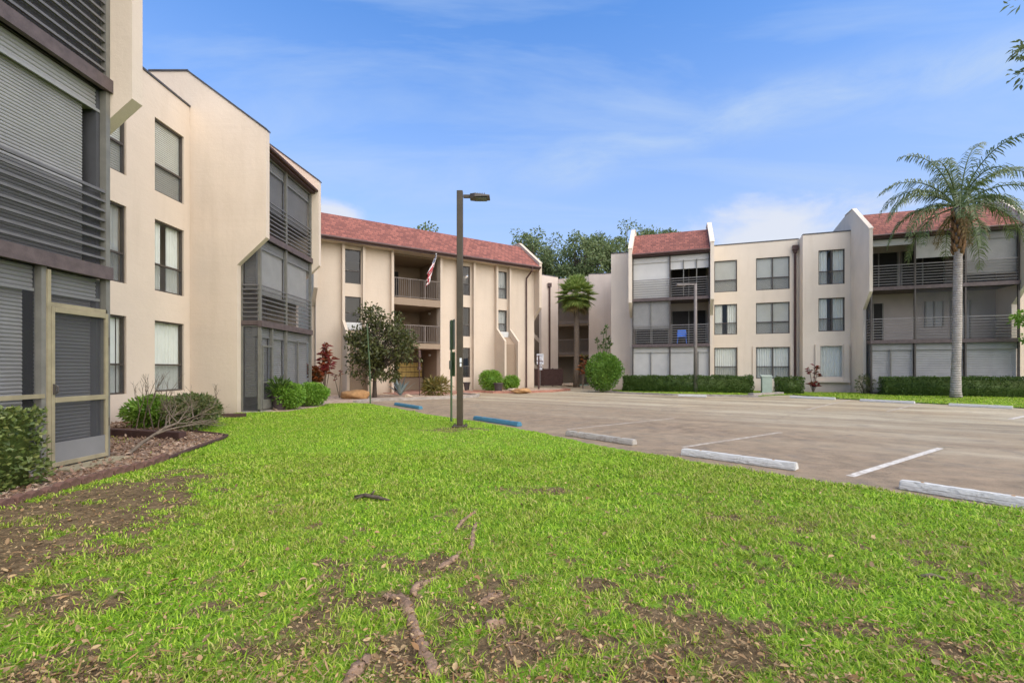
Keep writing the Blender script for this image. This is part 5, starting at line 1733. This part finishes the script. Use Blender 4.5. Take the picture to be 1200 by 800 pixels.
# tall trees behind the wings
BT = [((2.7, 62, 0), 15.5, (0.2, 0, 15.5), (4.2, 4, 4.6), 'dark tall tree behind the roof end of the centre wing', 21),
      ((9.0, 60, 0), 14.5, (0, 0, 15.2), (4.2, 4, 4.4), 'tall loose tree rising behind the stair wing', 22),
      ((15.6, 63, 0), 15.5, (0, 0, 16.6), (5.6, 4, 4.4), 'tallest loose tree, behind the left red roof of the right building', 23),
      ((21.0, 66, 0), 14.5, (0, 0, 17.6), (4.4, 4, 3.6), 'tall tree mostly hidden behind the left red roof', 24)]
for loc, th, cc, cr, lab, sd_ in BT:
    tree('tall_tree', loc, th * 0.65, 0.36, cc, cr, 95, 8000, 0.40, 0.2, 'leaf_tree', lab, 'bark_dark', 0.95, sd_)
tree('tall_tree', (-8.2, 42, 0), 9.5, 0.2, (0.2, 0, 13.3), (1.2, 1.2, 1.0), 9, 500, 0.34, 0.16, 'leaf_tree', 'sparse tree top just peeking over the long red roof', 'bark_dark', 0.55, 31)
tree('small_tree', (24.9, 21.2, 0), 2.0, 0.06, (0, 0, 3.7), (1.15, 1.1, 1.3), 24, 2200, 0.16, 0.08, 'leaf_bright', 'small leafy tree cut by the right edge beyond the balcony stack', 'bark', 0.4, 34)
tree('tall_tree', (46, 38, 0), 7, 0.3, (0, 0, 8.6), (4.5, 4, 3.6), 60, 7000, 0.4, 0.2, 'leaf_tree', 'leafy tree at the right edge behind the right building', 'bark_dark', 0.9, 33)
# tree standing outside the frame whose twigs hang into the top right corner
tree('overhanging_tree', (13.6, 8.6, 0.0), 6.2, 0.16, (-0.9, 0.3, 8.45), (2.5, 2.2, 1.45), 60, 3000, 0.16, 0.06, 'leaf_tree', 'tree whose thin leafy twigs hang into the top right corner', 'bark_dark', 0.38, 35)


# ------------------------------------------------------------------ palms
def palm_trunk(o, pts, radii, mat='palm_bark', n=16):
    t = MB(); t.tube(pts, radii, n)
    return t.build('trunk', mat, o, smooth=True)


def feather_frond(o, base, az, el, L, droop, mat, ll=0.62, n=46, seed=0, ragged=0.0):
    rs = random.Random(seed)
    d = Vector((math.cos(az) * math.cos(el), math.sin(az) * math.cos(el), math.sin(el)))
    q = Vector(base); pts = [q.copy()]
    N = 14
    for i in range(N):
        t = (i + 1) / N
        d = (d + Vector((0, 0, -droop * (0.4 + 1.5 * t) / N))).normalized()
        q = q + d * (L / N)
        pts.append(q.copy())
    mb = MB()
    mb.tube(pts, [0.035 * (1 - 0.85 * i / N) + 0.004 for i in range(N + 1)], 5)
    for k in range(n):
        t = 0.14 + 0.86 * (k + rs.random() * 0.5) / n
        if rs.random() < ragged: continue
        f = min(t, 0.999) * N; i = int(f); c = pts[i].lerp(pts[i + 1], f - i)
        dd = (pts[i + 1] - pts[i]).normalized()
        sd_ = dd.cross(Vector((0, 0, 1))).normalized()
        up = sd_.cross(dd)
        l = ll * (math.sin(math.pi * min(1, 0.18 + 0.78 * t)) ** 0.6) * rs.uniform(0.8, 1.15)
        for s in (-1, 1):
            a = rs.uniform(0.45, 0.95)
            ld = (dd * a + sd_ * s * 0.75 + up * rs.uniform(0.0, 0.35)).normalized()
            w_ = 0.042 * rs.uniform(0.8, 1.2)
            p1 = c + ld * l * 0.45
            ld2 = (ld + Vector((0, 0, -rs.uniform(0.8, 1.6)))).normalized()
            p2 = p1 + ld2 * l * 0.35
            p3 = p2 + (ld2 + Vector((0, 0, -0.6))).normalized() * l * 0.25
            wv = dd * w_ * 0.5
            b0 = len(mb.v)
            mb.v += [tuple(c - wv * 0.6), tuple(c + wv * 0.6), tuple(p1 + wv), tuple(p1 - wv), tuple(p2 + wv * 0.8), tuple(p2 - wv * 0.8), tuple(p3)]
            mb.f += [(b0, b0 + 1, b0 + 2, b0 + 3), (b0 + 3, b0 + 2, b0 + 4, b0 + 5), (b0 + 5, b0 + 4, b0 + 6)]
            mb.mi += [0, 0, 0]
    return mb.build('frond', mat, o)


PALM_Y = 21.4
pb = at(1120.5, 466, PALM_Y)
qp = empty('queen_palm', (pb.x, pb.y, 0.04), 0, 'tall feather palm with a pale ringed trunk standing on the verge at the right', 'palm tree')
H = 8.85
palm_trunk(qp, [(0, 0, -0.1), (-0.02, 0, 0.35), (0.0, 0, 1.5), (0.05, 0, 3.2), (0.06, 0, 4.8), (0.10, 0, 7.0), (0.10, 0, H)], [0.24, 0.20, 0.17, 0.17, 0.165, 0.15, 0.14])
bt = MB()
for k in range(46):
    a = k * 2.4; z = 6.75 + 2.0 * k / 46
    ca, sa = math.cos(a), math.sin(a)
    r_ = 0.16
    bt.tube([(0.1 + ca * r_ * 0.8, sa * r_ * 0.8, z - 0.12), (0.1 + ca * (r_ + 0.05), sa * (r_ + 0.05), z + 0.05), (0.1 + ca * (r_ + 0.10), sa * (r_ + 0.10), z + 0.22 + 0.1 * random.random())], [0.085, 0.07, 0.02], 6)
bt.build('leaf_boots', 'palm_boot', qp, smooth=True)
random.seed(3)
top = Vector((0.1, 0, H))
fspec = []
for k in range(22):
    az = k * 2.39996 + 0.3
    t = k / 21
    el = 1.42 - 1.5 * t
    fspec.append((az, el, 3.7 - 0.6 * t * random.random(), 1.8 + 0.9 * t, 'leaf_palm'))
# the long ones one can single out in the photo
fspec += [(0.15, 0.85, 4.1, 0.8, 'leaf_palm'), (0.05, 0.38, 3.8, 1.1, 'leaf_palm'), (3.2, 0.55, 4.0, 1.7, 'leaf_palm'), (2.9, 0.95, 3.7, 1.7, 'leaf_palm'), (3.4, 0.15, 3.7, 1.4, 'leaf_palm'), (1.6, 1.45, 2.4, 0.5, 'leaf_palm'), (5.2, 0.4, 2.7, 2.3, 'leaf_palm'), (4.2, 0.45, 2.7, 2.2, 'leaf_palm')]
for k, (az, el, L, dr_, m_) in enumerate(fspec):
    feather_frond(qp, top + Vector((math.cos(az) * 0.1, math.sin(az) * 0.1, 0.12 * el)), az, el, L, dr_, m_, 0.70, 50, 100 + k, 0.2)
for k in range(5):
    feather_frond(qp, top - Vector((0, 0, 0.15)), k * 1.27 + 0.4, -0.55, 1.9, 1.5, 'leaf_dry_palm', 0.45, 26, 200 + k, 0.2)


def fan_palm():
    pb = at(675.5, 453, 35.0)
    o = empty('fan_palm', (pb.x, pb.y, 0.0), 0, 'fan palm with a slim straight trunk and round green head before the stair wing', 'palm tree')
    H = 6.9
    palm_trunk(o, [(0, 0, -0.1), (0, 0, 1.5), (0.02, 0, 3.5), (0, 0, H)], [0.26, 0.21, 0.20, 0.22], 'bark')
    random.seed(9)
    for k in range(64):
        az = k * 2.39996
        t = k / 63
        el = 1.5 - 2.6 * t + random.uniform(-0.1, 0.1)
        L = random.uniform(0.7, 0.98)
        d = Vector((math.cos(az) * math.cos(el), math.sin(az) * math.cos(el), math.sin(el)))
        s = Vector((-math.sin(az), math.cos(az), 0)); up = s.cross(d)
        b = Vector((0, 0, H + 0.15)); hub = b + d * L
        mb = MB(); mb.tube([b, b + d * L * 0.5 + Vector((0, 0, 0.05)), hub], 0.016, 4)
        n = 22
        for i in range(n):
            a = (i / (n - 1) - 0.5) * 3.7
            r_ = 0.88 * (1 - 0.12 * abs(a)) * random.uniform(0.9, 1.08)
            dd = d * math.cos(a) + s * math.sin(a)
            sd2 = -d * math.sin(a) + s * math.cos(a)
            w_ = 0.035
            p1 = hub + dd * r_ * 0.55 + up * 0.05
            p2 = hub + dd * r_ - Vector((0, 0, 0.16 * r_)) + up * 0.02
            b0 = len(mb.v)
            mb.v += [tuple(hub), tuple(p1 - sd2 * w_ * 1.6), tuple(p1 + sd2 * w_ * 1.6), tuple(p2)]
            mb.f += [(b0, b0 + 1, b0 + 3), (b0, b0 + 3, b0 + 2)]; mb.mi += [0, 0]
        mb.build('frond', 'leaf_sabal' if t < 0.93 else 'leaf_dry_palm', o)
fan_palm()


# ================================================================== SMALL THINGS ON THE GROUND
def rock(name, loc, r, mat, label, seed=0, rot=0.0, cat='rock', group=None):
    rs = random.Random(seed)
    bm = bmesh.new()
    bmesh.ops.create_icosphere(bm, subdivisions=3, radius=1.0)
    for v in bm.verts:
        n = v.co.copy()
        k = 1 + 0.16 * math.sin(n.x * 3.1 + seed) * math.cos(n.y * 2.7 + seed * 2) + 0.10 * math.sin(n.z * 5 + n.x * 4 + seed) + rs.uniform(-0.02, 0.02)
        v.co = Vector((n.x * r[0] * k, n.y * r[1] * k, n.z * r[2] * k))
    me = bpy.data.meshes.new(name); bm.to_mesh(me); bm.free()
    o = link(name, me, mat); o.location = loc; o.rotation_euler = (0, 0, rot)
    me.polygons.foreach_set('use_smooth', [True] * len(me.polygons))
    return tag(o, label, cat, group)
p = at(416, 463, 20.8); rock('boulder', (p.x, p.y, 0.22), (0.60, 0.34, 0.24), 'rock_orange', 'long orange brown boulder at the foot of the fin by the dark tree', 2, 0.1)
p = gp(478, 466); rock('stone', (p.x, p.y, 0.08), (0.22, 0.16, 0.10), 'rock_pale', 'small pale stone on the rock bed near the agave', 5)
p = gp(611, 461.6); rock('stone', (p.x, p.y + 0.5, 0.16), (0.55, 0.4, 0.16), 'rock_orange', 'orange stone at the foot of the hook post', 6)
p = gp(603, 461); rock('stone', (p.x - 0.1, p.y + 0.9, 0.14), (0.35, 0.3, 0.13), 'rock_pale', 'pale stone beside the orange stone in the corner bed', 7)
p = at(667, 452, 36.5); rock('stone', (p.x, p.y, 0.12), (0.55, 0.4, 0.18), 'rock_pale', 'pale flat stone at the foot of the fan palm', 8)
p = gp(325, 482); rock('stone', (p.x, p.y, 0.1), (0.13, 0.11, 0.1), 'rock_pale', 'small pale stone beside the far screen door step', 9)


def pot(px, py, Y, r, h, mat, label, leafmat=None, z=0.08):
    p = at(px, py, Y)
    o = empty('plant_pot', (p.x, p.y, z), 0, label, 'plant pot')
    t = MB(); t.tube([(0, 0, 0), (0, 0, h * 0.86), (0, 0, h * 0.861), (0, 0, h)], [r * 0.74, r * 0.98, r * 1.1, r * 1.1], 20)
    t.build('tub', mat, o, smooth=False)
    if leafmat:
        P, d = ellipsoid_pts(260, (0, 0, h + r * 0.9), (r * 1.3, r * 1.3, r * 1.2), 0.8)
        leaf_obj('plant', P, d + np.array([0, 0, 0.3]), 0.22, 0.06, leafmat, o)
    return o
pot(584, 458, 26.9, 0.27, 0.50, 'pot', 'dark square shouldered plant pot in front of the feathery bushes')
pot(546, 457, 28.6, 0.26, 0.5, 'pot', 'dark plant pot half hidden behind the lamp post')
p_ = pot(328, 477, 15.2, 0.25, 0.45, 'pot', 'dark pot with a leafy plant beside the far screen door', 'leaf_hedge', 0.06)

# scalloped brick edging of the left bed: every brick is a thing
ep = [Vector((-5.10, 1.6, 0)), Vector((-5.0, 4.45, 0)), Vector((-5.04, 4.95, 0)), Vector((-5.09, 5.6, 0)), Vector((-5.08, 6.4, 0)), Vector((-5.2, 6.95, 0))]
def walk(pts, step):
    out = []; carry = 0.0
    for a, b in zip(pts[:-1], pts[1:]):
        L = (b - a).length; d = (b - a) / L; t = carry
        while t < L:
            out.append((a + d * t, math.atan2(d.y, d.x))); t += step
        carry = t - L
    return out
proto = None
for i, (q, ang) in enumerate(walk(ep, 0.155)):
    if proto is None:
        bm = bmesh.new()
        m_ = MB()
        prof = [(-0.072, -0.08), (0.072, -0.08), (0.072, 0.06)] + [(0.072 * math.cos(k * math.pi / 8), 0.06 + 0.035 * math.sin(k * math.pi / 8)) for k in range(1, 8)] + [(-0.072, 0.06)]
        vs = [(x, -0.04, z) for x, z in prof] + [(x, 0.04, z) for x, z in prof]
        n_ = len(prof)
        m_.add(vs, [tuple(range(n_)), tuple(range(2 * n_ - 1, n_ - 1, -1))] + [(k, k + n_, (k + 1) % n_ + n_, (k + 1) % n_) for k in range(n_)])
        proto = m_.build('edging_brick', 'edging', bevel=0.006)
        e = proto
    else:
        e = proto.copy(); COL.objects.link(e)
    e.location = (q.x + random.uniform(-0.01, 0.01), q.y, 0.035 + random.uniform(-0.012, 0.012))
    e.rotation_euler = (random.uniform(-0.08, 0.08), random.uniform(-0.05, 0.05), ang + random.uniform(-0.08, 0.08))
    tag(e, 'one of the scalloped red brown edging bricks in the row bordering the left bed', 'edging brick', 'scalloped edging bricks of the left bed')
# thin black plastic edging further along
t_ = [Vector((-5.2, 6.95, 0.05)), Vector((-5.38, 7.8, 0.06)), Vector((-5.6, 8.9, 0.06)), Vector((-5.72, 9.25, 0.065)), Vector((-6.0, 9.45, 0.065)), Vector((-6.8, 9.85, 0.065)), Vector((-7.3, 10.3, 0.06))]
tag(MB().tube(t_, 0.03, 6).build('bed_edging', 'brown_wood'), 'thin dark plastic edging strip curving round the tip of the left bed', 'edging')
# square timber lying in the bed
a, b = Vector((-8.45, 9.35, 0.13)), Vector((-6.25, 8.75, 0.12))
d = (b - a); L = d.length
o = MB().box(0, L, -0.075, 0.075, -0.075, 0.075).build('timber', 'brown_wood', bevel=0.015, loc=a, rz=math.atan2(d.y, d.x))
tag(o, 'dark brown landscape timber lying in the left bed below the green shrubs', 'timber')
o = MB().box(-0.4, 0.4, -0.07, 0.07, -0.07, 0.07).build('timber', 'brown_wood', bevel=0.015, loc=(-7.9, 12.9, 0.08), rz=0.3)
tag(o, 'short dark timber end at the foot of the tall fin wall', 'timber')


def branching(mb, p, d, L, r, depth, rs, spread=0.6, up=0.15):
    q = p + d * L * 0.5 + Vector((rs.uniform(-1, 1), rs.uniform(-1, 1), rs.uniform(-1, 1))) * L * 0.06
    e = p + d * L
    mb.tube([p, q, e], [r, r * 0.85, r * 0.65], 6, cap=False)
    if depth <= 0: return
    for k in range(rs.choice((2, 2, 3))):
        nd = (d + Vector((rs.uniform(-1, 1), rs.uniform(-1, 1), rs.uniform(-1, 1))) * spread + Vector((0, 0, up))).normalized()
        branching(mb, e if k < 2 else q, nd, L * rs.uniform(0.55, 0.85), r * 0.62, depth - 1, rs, spread, up)
rs = random.Random(4)
fb = MB()
s0 = gp(150, 537); s0.z = 0.06
s1 = at(190, 503, 8.0)
dd = (s1 - s0).normalized()
branching(fb, s0, dd, (s1 - s0).length, 0.032, 0, rs)
branching(fb, s1, (at(245, 480, 9.2) - s1).normalized(), 0.36, 0.024, 5, rs, 0.6, 0.05)
branching(fb, s1, (at(205, 480, 9.0) - s1).normalized(), 0.32, 0.022, 5, rs, 0.7, 0.1)
branching(fb, s0.lerp(s1, 0.8), (at(262, 497, 8.6) - s0).normalized(), 0.40, 0.02, 4, rs, 0.5, 0.03)
for k in range(5):
    q_ = s1.lerp(at(245, 482, 9.2), 0.15 + 0.16 * k)
    branching(fb, q_, Vector((rs.uniform(-0.4, 0.6), rs.uniform(-0.1, 0.5), rs.uniform(0.0, 0.7))).normalized(), 0.26, 0.012, 4, rs, 0.7, 0.05)
o = fb.build('fallen_branch', 'twig', smooth=True)
tag(o, 'dead leafless branch with many dry twigs lying across the left bed', 'branch')
fb = MB()
s0 = Vector((-7.75, 9.9, 0.05))
for k in range(4):
    branching(fb, s0 + Vector((rs.uniform(-0.3, 0.3), rs.uniform(-0.3, 0.3), 0)), Vector((rs.uniform(-0.3, 0.5), rs.uniform(-0.4, 0.1), 1)).normalized(), 0.45, 0.014, 4, rs, 0.45, 0.2)
tag(fb.build('bare_shrub', 'twig', smooth=True), 'leafless shrub with thin grey twigs beside the screen door wall', 'shrub')

# broken stick on the lawn, left of the middle
fb = MB()
c = gp(433, 590)
fb.tube([c + Vector((-0.17, 0.05, 0.06)), c + Vector((-0.05, 0.02, 0.085)), c + Vector((0.10, -0.02, 0.07)), c + Vector((0.22, -0.05, 0.05))], [0.014, 0.022, 0.02, 0.012], 7)
fb.tube([c + Vector((0.02, 0.0, 0.085)), c + Vector((0.05, 0.0, 0.135))], [0.014, 0.008], 6)
fb.tube([c + Vector((-0.05, 0.02, 0.085)), c + Vector((-0.17, -0.01, 0.05))], [0.013, 0.008], 6)
tag(fb.build('stick', 'bark_dark', smooth=True), 'dark broken stick lying alone on the grass left of the middle', 'stick')
fb = MB(); c = gp(1092, 686)
fb.tube([c + Vector((-0.09, 0.02, 0.05)), c + Vector((0.0, 0, 0.07)), c + Vector((0.09, -0.02, 0.05))], [0.008, 0.013, 0.009], 6)
tag(fb.build('stick', 'twig', smooth=True), 'short pale stick lying on the grass at the right', 'stick')


def root(pix, radii, label, sink=0.34, zs=None, sq=0.75):
    pts = []
    for i, (px, py) in enumerate(pix):
        q = gp(px, py)
        q.z = lawn_z(np.array([q.x]), np.array([q.y]))[0] + radii[i] * (1 - 2 * sink) + (zs[i] if zs else 0)
        pts.append(q)
    # resample smoothly
    out, rr = [], []
    for i in range(len(pts) - 1):
        p0, p1, p2, p3 = pts[max(i - 1, 0)], pts[i], pts[i + 1], pts[min(i + 2, len(pts) - 1)]
        for k in range(9):
            t = k / 9
            q = 0.5 * ((2 * p1) + (p2 - p0) * t + (2 * p0 - 5 * p1 + 4 * p2 - p3) * t * t + (3 * p1 - p0 - 3 * p2 + p3) * t ** 3)
            out.append(q + Vector((random.uniform(-1, 1), random.uniform(-1, 1), random.uniform(-0.6, 0.6))) * radii[i] * 0.3)
            rr.append((radii[i] * (1 - t) + radii[i + 1] * t) * random.uniform(0.9, 1.1))
    out.append(pts[-1]); rr.append(radii[-1])
    rr = [r_ * 0.85 for r_ in rr]
    mb = MB(); mb.tube(out, rr, 14)
    ph = random.uniform(0, 6)
    for i in range(len(out)):                  # fluted, knotty bark
        for k in range(14):
            v = Vector(mb.v[i * 14 + k]); cc = out[i]
            a_ = 2 * math.pi * k / 14
            f_ = 1 + 0.13 * math.sin(3 * a_ + ph + i * 0.12) + 0.09 * math.sin(5 * a_ - ph + i * 0.3) + random.uniform(-0.09, 0.09)
            v = cc + (v - cc) * f_
            v.z = cc.z + (v.z - cc.z) * 0.8
            mb.v[i * 14 + k] = tuple(v)
    o = mb.build('tree_root', 'root_bark', smooth=True)
    return tag(o, label, 'root', 'exposed tree roots in the lawn')
root([(512, 806), (497, 775), (487, 748), (478, 722), (468, 708)], [0.030, 0.029, 0.030, 0.038, 0.024], 'thickest bare root running out of the bottom edge of the photo')
root([(478, 722), (468, 712), (458, 710), (452, 706)], [0.03, 0.034, 0.026, 0.016], 'gnarled root knob at the end of the thickest root', 0.35)
root([(484, 706), (488, 697), (498, 692), (515, 682)], [0.022, 0.034, 0.022, 0.012], 'short root stub just beyond the gnarled knob', 0.35)
root([(512, 674), (524, 668), (534, 660), (540, 652)], [0.014, 0.026, 0.024, 0.012], 'curved thin root in the litter beyond the root stub', 0.3)
root([(552, 650), (553, 640), (556, 626), (558, 618)], [0.024, 0.026, 0.022, 0.014], 'upright pale piece of root in the middle of the lawn', 0.35)
root([(534, 626), (542, 616), (554, 607), (559, 601)], [0.012, 0.020, 0.020, 0.012], 'farthest thin root in the middle of the lawn', 0.35)
root([(560, 716), (570, 711), (580, 706), (586, 704)], [0.016, 0.03, 0.032, 0.016], 'flat reddish root bump beside the black soil, farther one', 0.5)
root([(566, 742), (574, 742), (584, 739), (590, 738)], [0.024, 0.044, 0.042, 0.018], 'broad reddish root bump below the black soil, nearer one', 0.5)
root([(408, 812), (418, 798), (428, 788), (434, 782)], [0.03, 0.036, 0.032, 0.02], 'root end at the bottom edge, left of the thickest root', 0.3)


def curled(pts, dirs, ln, wd):
    """dry leaves: pointed ovals of six points, curled along the rib and cupped across it"""
    n = len(pts); dirs = unit(dirs)
    rv = np.array([[0, 0, 1.0]]) + rng.normal(size=(n, 3)) * 0.35
    side = unit(np.cross(dirs, rv)); up = np.cross(side, dirs)
    ln, wd = ln[:, None], wd[:, None]
    curl = ln * rng.uniform(-0.05, 0.35, (n, 1)); cup = wd * rng.uniform(0.0, 0.5, (n, 1))
    R0 = pts; R1 = pts + dirs * ln * 0.34 - up * curl * 0.5; R2 = pts + dirs * ln * 0.7 - up * curl * 0.35; R3 = pts + dirs * ln
    V = np.stack([R0, R1 + side * wd * 0.5 + up * cup, R2 + side * wd * 0.4 + up * cup, R3, R2 - side * wd * 0.4 + up * cup, R1 - side * wd * 0.5 + up * cup, R1, R2], 1).reshape(-1, 3)
    b = (np.arange(n) * 8)[:, None]
    I = (b + np.array([[0, 6, 1, 1, 6, 7, 2, 2, 7, 3, 0, 5, 6, 5, 4, 7, 6, 4, 3, 7]])).ravel()
    return V, I, np.tile([3, 4, 3, 3, 4, 3], n)


for k, (pix, r_, lab) in enumerate([
        ([(430, 765), (450, 772), (470, 781), (486, 793)], 0.007, 'thin wiry rootlet crossing the bare soil left of the thickest root'),
        ([(575, 770), (600, 762), (622, 768), (640, 781)], 0.007, 'thin wiry rootlet on the black soil at the bottom, right of the thickest root'),
        ([(588, 752), (596, 766), (601, 783)], 0.006, 'pale short rootlet pointing at the camera below the root bump'),
        ([(455, 760), (440, 752), (428, 755)], 0.006, 'thin curved rootlet in the brown litter left of the thickest root'),
        ([(640, 780), (680, 776), (722, 782)], 0.007, 'long thin rootlet on the bare soil at the bottom, right of the middle')]):
    root(pix, [r_] * len(pix), lab, 0.2)


def litter():
    n = 75000
    y = rng.uniform(1.9, 12, n) ** 1.0
    y = 1.9 + 9.5 * rng.uniform(0, 1, n) ** 2.2
    x = rng.uniform(-1.25, 1.25, n) * (y + 0.6)
    b = bare(x, y)
    keep = inside(LAWN, x, y) & (rng.uniform(0, 1, n) < 0.06 + 0.16 * np.clip((5.5 - y) / 3, 0, 1) + 0.75 * b)
    x, y = x[keep], y[keep]
    # a scatter over the asphalt edge
    P = np.stack([x, y, lawn_z(x, y) + rng.uniform(0.006, 0.045, len(x))], 1)
    d = unit(np.stack([rng.normal(size=len(x)), rng.normal(size=len(x)), rng.normal(size=len(x)) * 0.35], 1))
    ln = rng.uniform(0.008, 0.030, len(x)) * np.where(rng.uniform(0, 1, len(x)) < 0.07, 2.0, 1.0); thin = rng.uniform(0, 1, len(x)) < 0.4; ln = np.where(thin, ln * 1.6, ln)
    V, I, S = curled(P, d, ln, ln * np.where(thin, 0.10, rng.uniform(0.3, 0.6, len(x))))
    return np_mesh('leaf_litter', V, I, S, 'litter')
tag(litter(), 'dry brown leaves scattered over the lawn and bare soil', 'leaves', kind='stuff')


def chips():
    n = 26000
    x = rng.uniform(-9.9, -4.9, n); y = rng.uniform(1, 12.4, n)
    k = inside(BED, x, y); x, y = x[k], y[k]
    P = np.stack([x, y, BEDZ + rng.uniform(-0.005, 0.03, len(x))], 1)
    d = unit(np.stack([rng.normal(size=len(x)), rng.normal(size=len(x)), rng.normal(size=len(x)) * 0.4], 1))
    ln = rng.uniform(0.03, 0.09, len(x))
    V, I, S = leaf_arrays(P, d, ln, ln * 0.5, 0.2, 0.0)
    return np_mesh('mulch_chips', V, I, S, 'chips')
tag(chips(), 'pale wood chips and dry leaves covering the left bed', 'mulch', kind='stuff')
def bed_grass_bare(x, y): return np.clip(1.15 - 1.3 * (fbm(x, y, 1.1, 45) - 0.35), 0.35, 0.97)
tag(grass('grass', [(6.8, 10.0, 700, 0.06, 0.012, 2)], BED, False, lambda x, y: np.full(np.shape(x), BEDZ), bed_grass_bare), 'sparse grass tufts growing through the mulch of the left bed', 'grass', kind='stuff')
